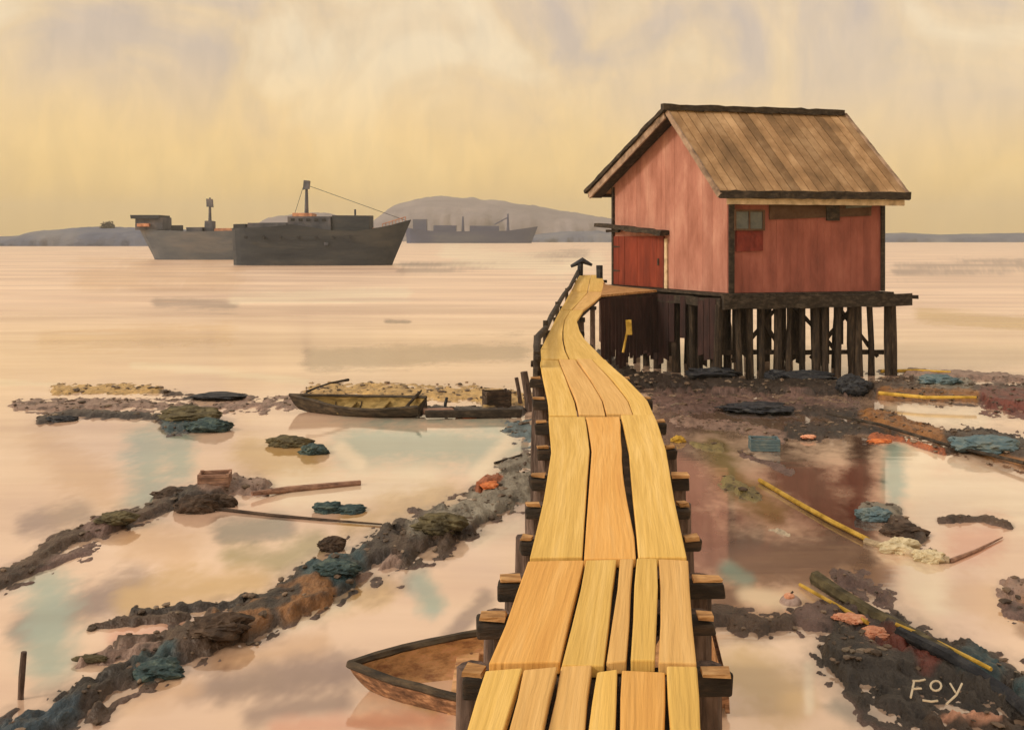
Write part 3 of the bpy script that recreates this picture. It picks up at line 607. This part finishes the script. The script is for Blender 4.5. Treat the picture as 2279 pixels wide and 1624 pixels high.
# door, canopy, jamb
def onG(x, z, o=0.0):                                 # point on the gable wall, x metres from the far left corner
    return up(Lc-gd*x+ngp*o, z)
def gx(px):                                           # the distance from Lc whose picture column is px
    best = min(np.linspace(-1, GW, 600), key=lambda x: abs((Lc.x-gd.x*x)/(Lc.y-gd.y*x)/K+CX-px)); return float(best)
d0, d1 = gx(1366), gx(1480); ztop = 3.86
mb = MB(); n = 8
for k in range(n):
    mb.tone = random.uniform(.85, 1.12)
    a = d0+(d1-d0)*k/n+.006; b = d0+(d1-d0)*(k+1)/n-.006; o = .05+random.uniform(0, .012)
    mb.hexa(onG(a, ZF+.02, o), onG(b, ZF+.02, o), onG(b, ztop, o), onG(a, ztop, o), ngp*-.045)
dr = mb.build('door', M['door'], hut)
MB().tube([onG(d1-.25, 3.0, .07), onG(d1-.25, 3.2, .07)], .03, 6).build('handle', M['dark'], dr)
for z_ in (2.75, 3.5): MB().hexa(onG(d0+.02, z_, .07), onG(d0+.42, z_+.015, .07), onG(d0+.42, z_+.045, .07), onG(d0+.02, z_+.06, .07), ngp*-.02).build('hinge', M['dark'], dr)
MB().hexa(onG(d1+.02, ZF, .06), onG(d1+.16, ZF, .06), onG(d1+.14, ztop-.08, .06), onG(d1+.03, ztop-.08, .06), ngp*-.05).build('door_jamb', M['trim'], hut)
strip(MB(), onG(-.62, 4.22, .16), onG(d1+.2, 3.94, .16), .34, .13, 14, .025).build('door_canopy', M['dark'], hut)
strip(MB(), onG(-.2, 4.02, .12), onG(.5, 4.02, .12), .1, .08, 4, .01).build('canopy_bracket', M['dark'], hut)
# window and panel on the side wall, under the eaves
def onS(x, z, o=0.0): return up(C_+ld*x+nlp*o, z)
wf = MB().hexa(onS(.2, 4.04, .055), onS(.98, 4.04, .055), onS(.98, 4.52, .055), onS(.2, 4.52, .055), nlp*-.05).build('window', M['glass'], hut)
for x0_, x1_, a_, b_ in ((.98, 1.04, 4.0, 4.56), (.14, .2, 4.0, 4.56), (.2, .98, 4.0, 4.05), (.2, .98, 4.51, 4.56), (.57, .61, 4.05, 4.51)):
    MB().hexa(onS(x0_, a_, .09), onS(x1_, a_, .09), onS(x1_, b_, .09), onS(x0_, b_, .09), nlp*-.085).build('frame', M['brownboard'], wf)
MB().hexa(onS(.22, 3.44, .05), onS(1.0, 3.46, .05), onS(1.0, 4.02, .05), onS(.22, 4.02, .05), nlp*-.045).build('patch_panel', M['redpatch'], hut)
MB().hexa(onS(1.2, 4.3, .04), onS(4.3, 4.42, .04), onS(4.3, 4.84, .04), onS(1.2, 4.84, .04), nlp*-.035).build('wall_plate', M['brownboard'], hut)
MB().hexa(onS(2.9, 4.28, .07), onS(3.3, 4.28, .07), onS(3.3, 4.8, .07), onS(2.9, 4.8, .07), nlp*-.03).build('vent', M['dark'], hut)
MB().hexa(onS(3.5, 4.62, .06), onS(4.3, 4.66, .06), onS(4.3, 4.82, .06), onS(3.5, 4.8, .06), nlp*-.02).build('vent', M['glass'], hut)
# platform
pl = MB(); n = 26; A = C_-ld*.35-gd*.25; Bq = Rc+ld*.12-gd*.25; D = Lc-ld*.35+gd*.2; E = Bc+ld*.12+gd*.2
for k in range(n):
    a = k/n+.002; b = (k+1)/n-.002; j = random.uniform(0, .012)
    pl.hexa(up(A.lerp(Bq, a), ZF-.02+j), up(A.lerp(Bq, b), ZF-.02+j), up(D.lerp(E, b), ZF-.02+j), up(D.lerp(E, a), ZF-.02+j), (0, 0, -.06))
pf = pl.build('platform', M['dark'], hut)
for q, (a, b, e) in enumerate(((A, Bq, .5), (A.lerp(D, .5), Bq.lerp(E, .5), .2), (D, E, .2))):
    strip(MB(), up(a, ZF-.24)+nlp*.03, up(b, ZF-.24)+ld*e+nlp*.03, .16, .34, 22, .02).build('bearer', M['dark'], pf)
strip(MB(), up(A, ZF-.25)-ld*.02, up(D, ZF-.25)-ld*.02, .14, .22, 18, .02).build('bearer', M['dark'], pf)
strip(MB(), up(Bq, ZF-.17)-ld*.4, up(Bq, ZF-.17)+ld*.72, .14, .1, 6, .012).build('beam_end', M['dark'], pf)
strip(MB(), up(Bq, ZF-.25), up(E, ZF-.25), .14, .22, 12, .02).build('bearer', M['dark'], pf)
# stilts: front row, gable row, inner and rear rows
random.seed(21)
def stilt(p, r=.09, z0=-.5, m=None, lean=.1):
    q = p+Vector((random.uniform(-lean, lean), random.uniform(-lean, lean), 0))
    mid = (p+q)/2+Vector((random.uniform(-.03, .03), 0, 0))
    MB().tube([up(q, z0), up(mid, .9), up(p, ZF-.3)], [r*1.12, r*random.uniform(.9, 1.1), r*.95], 9, .09).build('stilt', m or M['stilt'], hut)
for f, r in zip([.0, .1, .17, .24, .33, .4, .47, .55, .6, .68, .76, .8, .87, .98, 1.0], [.12, .09, .1, .08, .11, .09, .08, .11, .09, .1, .12, .1, .09, .1, .13]):
    stilt(A.lerp(Bq, f)+gd*.12, r)
for f in (.1, .24, .36, .5, .62, .78, .92): stilt(A.lerp(D, f)+ld*.1, random.uniform(.09, .13))
for g_ in (.35, .7):
    for f in (.12, .3, .5, .62, .82, .97): stilt(A.lerp(Bq, f)+gd*GW*g_, random.uniform(.08, .11))
for f in (.05, .25, .45, .65, .85, 1): stilt(D.lerp(E, f), .1)
for a, b in (((.1, .5), (.35, 1.9)), ((.45, 1.95), (.72, .6)), ((.55, .5), (.8, 1.9)), ((.25, 1.8), (.42, .4)), ((.72, 1.85), (.95, .5))):
    strip(MB(), up(A.lerp(Bq, a[0])+gd*.3, a[1]), up(A.lerp(Bq, b[0])+gd*.3, b[1]), .05, .1, 8, .01).build('brace', M['stilt'], hut)
strip(MB(), up(A+gd*.25, .75), up(Bq+gd*.25, .62), .06, .12, 14, .015).build('brace', M['stilt'], hut)
mb = MB(); random.seed(33); n = 34  # boards added behind the stilts to deepen the dark under the hut
for k in range(n):
    if k in (4, 8, 13, 17, 20, 24, 25, 29, 32): continue
    p0 = A.lerp(Bq, k/n)+gd*1.5; p1 = A.lerp(Bq, (k+1)/n)+gd*1.5; zz = random.uniform(.15, .9) if k % 3 else random.uniform(.05, .3)
    mb.hexa(up(p0, zz), up(p1, zz+random.uniform(-.15, .15)), up(p1, ZF-.2), up(p0, ZF-.2), (0, .03, 0))
mb.build('dark_boards', M['stilt'], hut)
# dark boards under the platform towards the boardwalk
sk = MB(); a = up(A.lerp(D, .02), 0)-ld*.1; b = up(A.lerp(D, .98), 0)-ld*.1
Ls = (b-a).length; n = 22
for k in range(n):
    if k in (3, 4, 6): continue
    p0 = a.lerp(b, k/n); p1 = a.lerp(b, (k+1)/n-.004); zz = random.uniform(.1, .5) if k > 7 else random.uniform(.5, 1.3)
    sk.hexa(up(p0, zz), up(p1, zz+random.uniform(-.1, .1)), up(p1, ZF-.14), up(p0, ZF-.14), ngp*-.03)
sk.build('dark_boards', M['maroon'], hut)
# landing between the boardwalk and the hut
ln = MB(); q0 = S(27.6, 1); q1 = S(31.8, 1); e0 = up(Lc-gd*2.9+ngp*.42, ZF-.06); e1 = up(Lc+gd*.1+ngp*.42, ZF-.02)
for k in range(9):
    a = k/9; b = (k+1)/9-.01
    ln.hexa(q0.lerp(q1, a)+dz*.03, q0.lerp(q1, b)+dz*.03, e0.lerp(e1, b)+dz*.03, e0.lerp(e1, a)+dz*.03, (0, 0, -.06))
ln.build('landing_board', M['paleboard'], bw)
mb = MB()
for k in range(16):                                    # dark boards closing the side of the landing
    a = q0.lerp(e0, k/16); b = q0.lerp(e0, (k+1)/16-.006); z = random.uniform(.1, .6)
    mb.hexa(up(a, z)+Vector((0, -.05, 0)), up(b, z)+Vector((0, -.05, 0)), up(b, ZF-.2)+Vector((0, -.05, 0)), up(a, ZF-.2)+Vector((0, -.05, 0)), (0, .03, 0))
mb.build('dark_boards', M['maroon'], bw)

# ------------------------------------------------------------------ boats
def rowboat(root, L, B, Dp, mo, mi, sheer=.22, thw=(.3, .6), bowpow=2.2):
    n = 22; R = 10
    def sec(s, inset=0.0):
        hb = B/2*(1-max(0, (s-.35)/.65)**bowpow)*(1 if s > .3 else .72+.28*s/.3)
        hb = max(hb-inset, .012); zg = Dp+sheer*max(0, (s-.3)/.7)**2+.05*(1-s)-inset*.1; zk = (.12*max(0, (s-.75)/.25)**2)*Dp*4+inset
        x = (s-.5)*L; row = []
        for j in range(-R, R+1):
            a = abs(j)/R*math.pi/2
            row.append(Vector((x+(.1*L*max(0, (s-.85)/.15)*abs(j)/R), math.copysign(hb*math.sin(a)**.75, j) if j else 0, zg-(zg-zk)*math.cos(a)**.8)))
        return row
    def shell(inset, s0=0, s1=1):
        V = []; F = []; W = 2*R+1
        for i in range(n+1): V += sec(s0+(s1-s0)*i/n, inset)
        for i in range(n):
            for j in range(W-1): a = i*W+j; F.append((a, a+1, a+W+1, a+W))
        F.append(tuple(range(W)))
        return V, F
    V, F = shell(0); MB().add(V, F).build('hull', mo, root, local=True, smooth=False)
    V, F = shell(.035, .012, .985); MB().add(V, F).build('lining', mi, root, local=True)
    for side in (-1, 1):
        pts = [sec(i/n)[0 if side < 0 else -1]+Vector((0, -side*.015, .01)) for i in range(n+1)]
        MB().tube(pts, .034, 6, .1).build('gunwale', M['boat'], root, local=True)
    for s in thw:
        r = sec(s); w = r[-1].y; MB().box((r[0].x, 0, Dp*.72), .2, 2*w-.08, .035).build('thwart', mi, root, local=True, bevel=.006)
    r = sec(0); MB().box((r[0].x+.01, 0, Dp*.6), .035, B*.66, Dp*.75).build('transom', mo, root, local=True)
    for k in range(4):
        s = .15+.2*k; V = sec(s, .045); MB().tube(V[2:-2], .014, 5).build('rib', mo, root, local=True)
pA = U(800, 925); 
ra = empty('rowing_boat', (pA.x+.02, pA.y+.25, -.02), 'small tarred dark rowing boat with straw-coloured inside and an oar, moored left of the boardwalk', 'boat', rot=(math.radians(-9), math.radians(2), math.radians(168)))
rowboat(ra, 2.75, .95, .22, M['boat'], M['boatin'], .22, (.35, .62))
oa = empty('oar', U(900, 925), 'short dark oar sticking up from the stern of the tarred rowing boat', 'oar')
MB().tube([P(893, 917, 21.6), P(934, 872, 21.7)], [.03, .035], 6).build('shaft', M['dark'], oa)
MB().beam(P(926, 881, 21.69), P(938, 868, 21.7), .09, .03).build('blade', M['dark'], oa)
q = [P(682, 872, 21.6), P(705, 862, 21.9), P(735, 852, 22.4), P(775, 845, 23)]
tag(MB().tube(q, [.03, .02, .02, .035], 6).build('mooring_pole', M['dark']), 'thin dark mooring pole slanting up from the bow of the tarred rowing boat', 'pole')

pB = U(1000, 1470)
rb = empty('rowing_boat', (.35, 8.35, -.08), 'brown half-sunk rowing boat poking its bow out from beneath the boardwalk at lower centre', 'boat', rot=(math.radians(-13), math.radians(5), math.radians(176)))
rowboat(rb, 2.8, 1.0, .33, M['skiff'], M['skiffin'], .14, (.35, .58, .76), 4.0)
for zz, rr in ((.40, .03), (.26, .02), (.14, .02)):
    pass

# ------------------------------------------------------------------ rocks, poles, flotsam
def rock(x, y, wz, hz, m, label, cat='rock', name='rock', d=None, seed=None, group='rocks on the tidal flat'):
    p = U(x, y); s = K*p.y; rx = wz*s/2; rz = hz*s*.72; ry = (d or wz*.7)*s/2
    p.z = hgt(p.x, p.y+ry*.7)
    bm = bmesh.new(); bmesh.ops.create_icosphere(bm, subdivisions=4, radius=1)
    sd = seed if seed is not None else x*.13+y*.07
    for v in bm.verts:
        n_ = v.co.copy()
        f = float(fbm(np.array([[n_.x*1.7+sd+n_.z]]), np.array([[n_.y*1.7+n_.z*1.3+sd*.5]]), 4)[0, 0])
        g_ = float(fbm(np.array([[n_.x*5+sd*2+n_.z*3]]), np.array([[n_.y*5+n_.z*4+sd]]), 3)[0, 0])
        f2 = round(f*6)/6*.6+f*.4
        k = .38+f2*.95+g_*.42
        v.co = Vector((n_.x*rx*k, n_.y*ry*k, max(-.15, n_.z*rz*.62*k+rz*.25)))
    me = bpy.data.meshes.new(name); bm.to_mesh(me); bm.free(); me.materials.append(m)
    o = bpy.data.objects.new(name, me); COL.objects.link(o); o.location = (p.x, p.y+ry*.7, p.z)
    return tag(o, label, cat, group)
rock(415, 945, 130, 34, M['olive'], 'olive brown rock at the right end of the dark seaweed streak, far left')
rock(455, 962, 90, 36, M['teal'], 'dark teal weedy rock in front of the olive brown rock at far left')
rock(130, 938, 70, 16, M['navy'], 'small dark rock at the left end of the seaweed streak')
rock(480, 892, 110, 10, M['navy'], 'flat black rock lying on the mauve sandbar left of the rowing boat')
rock(640, 995, 90, 34, M['olive'], 'grey-olive rock in the water below the rowing boat')
rock(695, 1012, 60, 34, M['teal'], 'teal rock touching the grey-olive rock below the rowing boat')
rock(430, 1142, 90, 52, M['rock'], 'large black-brown rock where the thin spars meet, mid left')
rock(490, 1128, 60, 40, M['rock'], 'dark rounded rock right of the large black-brown rock, mid left')
rock(375, 1112, 80, 30, M['rock'], 'low purple-brown rock left of the large black-brown rock')
rock(253, 1180, 80, 30, M['olive'], 'squat grey-brown rock on the narrow bank at far left')
rock(725, 1142, 60, 32, M['teal'], 'round teal weedy rock lying in open water, centre left')
rock(775, 1142, 76, 20, M['teal'], 'flat greenish rock trailing right of the round teal rock')
rock(735, 1228, 60, 44, M['rock'], 'dark brown stump-like rock just above the long dark bank')
rock(340, 1510, 110, 44, M['teal'], 'deep blue-green rock on the long dark bank, lower left')
rock(745, 1300, 100, 40, M['teal'], 'deep blue-green rock in the middle of the long dark bank')
rock(980, 1200, 110, 50, M['olive'], 'grey slab-like rock on the long bank near the boardwalk')
rock(480, 1440, 130, 50, M['rock'], 'brown hummock rock on the long dark bank, lower left')
rock(200, 1478, 70, 18, M['olive'], 'thin grey stone lying beside the long dark bank, lower left', d=20)
rock(1590, 852, 110, 26, M['navy'], 'blue-black rock under the hut, leftmost of the row at the stilts')
rock(1722, 846, 46, 34, M['navy'], 'round blue-black rock under the middle of the hut')
rock(1800, 852, 120, 34, M['navy'], 'wide dark rock between the right stilts of the hut')
rock(1905, 882, 70, 50, M['navy'], 'tall black rock at the right corner stilt of the hut')
rock(1690, 922, 150, 20, M['navy'], 'long low black rock in front of the hut bank')
rock(2100, 868, 90, 26, M['bluetarp'], 'pale grey boulder on the bank right of the hut')
rock(2010, 1232, 80, 46, M['palerock'], 'cream-coloured rounded stone beside the bleached pole, right')
rock(2070, 1252, 60, 36, M['palerock'], 'small cream stone right of the rounded cream one')
rock(1955, 1160, 80, 40, M['bluetarp'], 'pale blue-green rock below the red reflection at right')
rock(2020, 1195, 90, 36, M['rock'], 'dark brown rock right of the pale blue-green rock')
rock(2200, 1015, 130, 44, M['bluetarp'], 'faded blue canvas heap on the brown bank at far right', 'canvas heap', 'canvas_heap', group='none')
rock(1895, 1402, 70, 22, M['pink'], 'pink heap of shells on the mauve mud, right', 'shells', 'shell_heap', group='shell heaps on the mud')
rock(1955, 1424, 70, 30, M['pink'], 'salmon pink heap of shells beside the dark bank, lower right', 'shells', 'shell_heap', group='shell heaps on the mud')
rock(1800, 980, 30, 10, M['pink'], 'tiny pink shell heap in front of the hut', 'shells', 'shell_heap', group='shell heaps on the mud')
for o in COL.objects:
    if o.get('group') == 'none': del o['group']
rock(1510, 985, 30, 20, M['yellow'], 'small yellow float lying beside the boardwalk below the hut', 'float', 'fishing_float', group='floats washed onto the flats')
rock(1040, 930, 56, 15, M['orange'], 'orange float in the dark wrack beside the rowing boat', 'float', 'fishing_float', group='floats washed onto the flats')
rock(1088, 1100, 44, 9, M['orange'], 'bright orange float on the long bank near the boardwalk', 'float', 'fishing_float', d=60, group='floats washed onto the flats')
rock(1962, 985, 50, 9, M['orange'], 'orange float at the left end of the brown bank, right of the hut', 'float', 'fishing_float', group='floats washed onto the flats')
# pebbles and shell grit over the banks
random.seed(99); rg = np.random.RandomState(4); mb = MB()
cand = np.argwhere((F0[0] > .004) & (GY > 7.5) & (GY < 27) & (np.abs(GX) < .56*GY+1))
bm = bmesh.new(); bmesh.ops.create_icosphere(bm, subdivisions=1, radius=1); bv = [v.co.copy() for v in bm.verts]; bf = [[v.index for v in f.verts] for f in bm.faces]; bm.free()
wgt = (GY[cand[:, 0], cand[:, 1]])**1.0; pick = rg.choice(len(cand), 2600, p=wgt/wgt.sum())
for q in pick:
    i, j = cand[q]; sz = float(random.choice((.008, .012, .016, .022, .03, .045))*random.uniform(.7, 1.3)*(.7+GY[i, j]/30))
    c = Vector((float(GX[i, j])+random.uniform(-.02, .02), float(GY[i, j])+random.uniform(-.02, .02), float(F0[0][i, j])+sz*.1)); a_ = random.uniform(0, 6); ca_, sa_ = math.cos(a_), math.sin(a_)
    kx, ky, kz = random.uniform(.8, 1.6), random.uniform(.6, 1.1), random.uniform(.3, .6); mb.tone = random.choice((.5, .6, .8, 1, 1.2, 1.5))
    mb.add([c+sz*Vector(((v.x*kx*ca_-v.y*ky*sa_), (v.x*kx*sa_+v.y*ky*ca_), v.z*kz))*random.uniform(.8, 1.15) for v in bv], bf)
pb = mb.build('pebbles', mat('pebble', [(70, 56, 46), (104, 86, 70), (120, 108, 92)], 3, (1, 1, 1), .55, .4, 30, attr='tone')); tag(pb, 'scattered pebbles and shell grit over the mud banks', 'pebbles', kind='stuff')
# buoy
bp = U(1768, 1352); bz = hgt(bp.x, bp.y)
by = empty('mooring_buoy', bp, 'round mauve mooring buoy with pink cap stranded on the mud, right', 'buoy')
s = K*bp.y
def ball(c, r, m, name, parent, sz=1):
    bm = bmesh.new(); bmesh.ops.create_uvsphere(bm, u_segments=24, v_segments=14, radius=r)
    mb = MB(); mb.add([Vector((v.co.x, v.co.y, v.co.z*sz))+Vector(c) for v in bm.verts], [[v.index for v in f.verts] for f in bm.faces]); bm.free()
    return mb.build(name, m, parent, smooth=True)
ball(bp+Vector((0, .15, bz-2*s)), 25*s, M['buoy'], 'body', by, .8)
ball(bp+Vector((-.02, .13, bz+16*s)), 12*s, M['pink'], 'cap', by, .6)
MB().tube([bp+Vector((-.02, .13, bz+18*s)), bp+Vector((.02, .13, bz+27*s))], .01, 6).build('ring', M['dark'], by)
# poles and spars
def pole(pts, r, m, name, label, cat, h=.05, bend=0):
    q = []
    for x, y in pts:
        g = U(x, y); g.z = hgt(g.x, g.y)*.9+h; q.append(Vector(U(x, y, g.z)))
    return tag(MB().tube(q, r, 7, .12).build(name, m), label, cat)
pole([(1690, 1068), (1770, 1115), (1850, 1160), (1930, 1200)], .035, M['yellow'], 'bamboo_pole', 'yellow bamboo pole lying across the mauve mud, right of the boardwalk', 'pole', .04)
pole([(1925, 1203), (1990, 1222), (2060, 1240), (2112, 1246)], .045, M['pale'], 'driftwood_pole', 'bleached grey driftwood pole end to end with the yellow bamboo pole', 'pole', .03)
pole([(2112, 1248), (2170, 1225), (2230, 1195)], [.03, .018, .008], M['spar'], 'branch', 'thin brown branch curving away from the bleached driftwood pole', 'branch', .02)
pole([(1815, 1285), (1870, 1322), (1940, 1365), (2030, 1410), (2110, 1455)], [.085, .08, .075, .07, .06], M['olive'], 'mooring_log', 'thick dark green log slanting into the dark bank at lower right', 'log', .06)
pole([(1780, 1300), (1860, 1345), (1930, 1385)], .02, M['yellow'], 'cane', 'thin yellow cane lying along the dark green log', 'cane', .03)
pole([(1992, 1388), (2080, 1425), (2160, 1465), (2205, 1488)], .018, M['yellow'], 'cane', 'long thin yellow cane on top of the dark bank at lower right', 'cane', .08)
pole([(2000, 1405), (2120, 1465), (2240, 1545), (2330, 1620)], [.05, .06, .06, .05], M['navy'], 'mooring_log', 'long black log along the crest of the bank at lower right', 'log', .05)
pole([(1960, 826), (2040, 824), (2115, 828)], [.05, .045, .03], M['yellow'], 'bamboo_pole', 'yellow pole floating right of the hut, the farther of two', 'pole', .1)
pole([(1955, 874), (2060, 884), (2172, 884)], [.045, .04, .03], M['yellow'], 'bamboo_pole', 'yellow pole on the bank right of the hut, the nearer of two', 'pole', .08)
pole([(1840, 920), (1960, 945), (2090, 985), (2278, 1030)], .03, M['dark'], 'driftwood_pole', 'long dark driftwood pole along the brown bank at far right', 'pole', .05)
pole([(560, 1098), (640, 1090), (720, 1082), (802, 1074)], [.03, .055, .05, .04], M['spar'], 'spar', 'pinkish brown spar lying on the water right of the dark rocks', 'spar', .03)
pole([(465, 1130), (600, 1145), (720, 1156), (850, 1166)], [.03, .022, .018, .012], M['rock'], 'spar', 'thin dark spar slanting through shallow water below the pinkish spar', 'spar', .02)
pole([(1160, 1012), (1100, 1030)], .02, M['dark'], 'branch', 'short dark stick beside the boardwalk posts', 'branch', .02)
# yellow oars leaning under the hut
lo = empty('oar', P(1390, 785, 27), 'yellow oar leaning against the stilts beneath the hut', 'oar')
MB().tube([P(1386, 784, 26.6), P(1400, 712, 26.9)], .035, 6).build('shaft', M['yellow'], lo)
MB().beam(P(1400, 745, 26.5), P(1398, 712, 26.6), .15, .03, (0, 1, 0)).build('blade', M['yellow'], lo)
# timbers, crates and stubs beside the rowing boat
def crate(x, y, wz, hz, m, label, rz=0, name='crate', cat='crate'):
    p = U(x, y); s = K*p.y; w_ = wz*s; h_ = hz*s; p.z = hgt(p.x, p.y)
    r = empty(name, p, label, cat, rot=(0, 0, rz))
    n = 4
    for sy in (-1, 1):
        mb = MB()
        for k in range(n): mb.box((0, sy*w_*.35, h_*(k+.5)/n), w_, .025, h_/n*.82, 0, .004)
        mb.build('slat_side', m, r, local=True)
    for sx in (-1, 1):
        mb = MB()
        for k in range(n): mb.box((sx*w_*.49, 0, h_*(k+.5)/n), .025, w_*.66, h_/n*.82, 0, .004)
        mb.build('slat_end', m, r, local=True)
    MB().box((0, 0, .02), w_*.94, w_*.64, .03).build('base', m, r, local=True)
    for sx in (-1, 1):
        for sy in (-1, 1): MB().box((sx*w_*.46, sy*w_*.31, h_*.5), .05, .05, h_*1.05).build('corner_post', m, r, local=True)
crate(1105, 905, 56, 36, M['rock'], 'dark slatted crate standing on the wrack left of the boardwalk', .3)
crate(478, 1092, 66, 28, M['spar'], 'broken pinkish crate lying on the dark rocks, mid left', .15)
crate(1700, 1000, 62, 26, M['bluetarp'], 'small slate blue crate on the mud in front of the hut', -.1)
def stub(x, y, hz, r, m, label, lean=0):
    p = U(x, y); s = K*p.y
    return tag(MB().tube([p+Vector((0, 0, -.2)), p+Vector((lean*.5, 0, hz*s*.5)), p+Vector((lean, 0, hz*s))], [r, r*.95, r*.85], 8, .1).build('stake', m), label, 'stake')
stub(988, 910, 26, .035, M['navy'], 'short black stake in the wrack between rowing boat and crate', .06)
stub(1180, 915, 88, .09, M['post'], 'leaning mauve-brown stake beside the boardwalk, near the dark crate', -.15)
stub(1160, 900, 60, .05, M['post'], 'thin forked stake left of the leaning mauve-brown one', -.12)
stub(45, 1555, 105, .028, M['post'], 'thin grey-mauve stake standing in the water at the lower left edge', .03)
p = U(1000, 922)
tag(MB().beam(U(945, 922, .1), U(1160, 918, .1), .16, .16, j=.03).build('timber', M['dark'], bevel=.02), 'dark squared timber lying behind the orange float, left of the boardwalk', 'timber')
tag(MB().beam(U(940, 915, .12), U(1010, 912, .12), .2, .1, j=.02).build('timber', M['spar'], bevel=.02), 'short mauve plank lying at the stern of the tarred rowing boat', 'timber')

# painter's signature, added as raised letters over the dark bank
def stroke(pts, w=.017):
    mb = MB(); q = []
    for x, y in pts:
        g = U(x, y); g = U(x, y, 0.2); z = .3; q.append(U(x, y, z))
    return q
lt = MB(); S_ = []
S_ += [[(2034, 1513), (2030, 1532), (2026, 1551)], [(2030, 1514), (2045, 1514), (2058, 1511)], [(2029, 1532), (2050, 1531)]]
S_ += [[(2082+12*math.cos(a), 1525+11*math.sin(a)) for a in np.linspace(0, 2*math.pi, 13)]]
S_ += [[(2114, 1520), (2126, 1540)], [(2140, 1520), (2128, 1545), (2106, 1565)]]
S_ += [[(2052, 1557), (2072, 1560), (2086, 1558)]]
for pts in S_: lt.tube(stroke(pts), .008, 6)
lt = lt.build('signature', M['letter'])
tag(lt, 'pale artist signature FOY with a short underline, added over the dark bank at lower right', 'signature')

# ------------------------------------------------------------------ haze
mb = MB().add([Vector((x, y, z)) for z in (-3, 95) for x, y in ((-3700, -60), (3700, -60), (3700, 2750), (-3700, 2750))], [(3, 2, 1, 0), (4, 5, 6, 7), (0, 1, 5, 4), (1, 2, 6, 5), (2, 3, 7, 6), (3, 0, 4, 7)])
hm = bpy.data.materials.new('haze'); hm.use_nodes = True; n = hm.node_tree.nodes; l = hm.node_tree.links
n.remove(n['Principled BSDF']); pv = n.new('ShaderNodeVolumePrincipled'); pv.inputs['Density'].default_value = .0004; pv.inputs['Color'].default_value = (.97, .9, .78, 1)
l.new(pv.outputs[0], n['Material Output'].inputs['Volume'])
hz = mb.build('haze', hm); hz['kind'] = 'stuff'; hz['label'] = 'warm haze over the bay softening the hills and far shore'; hz['category'] = 'haze'
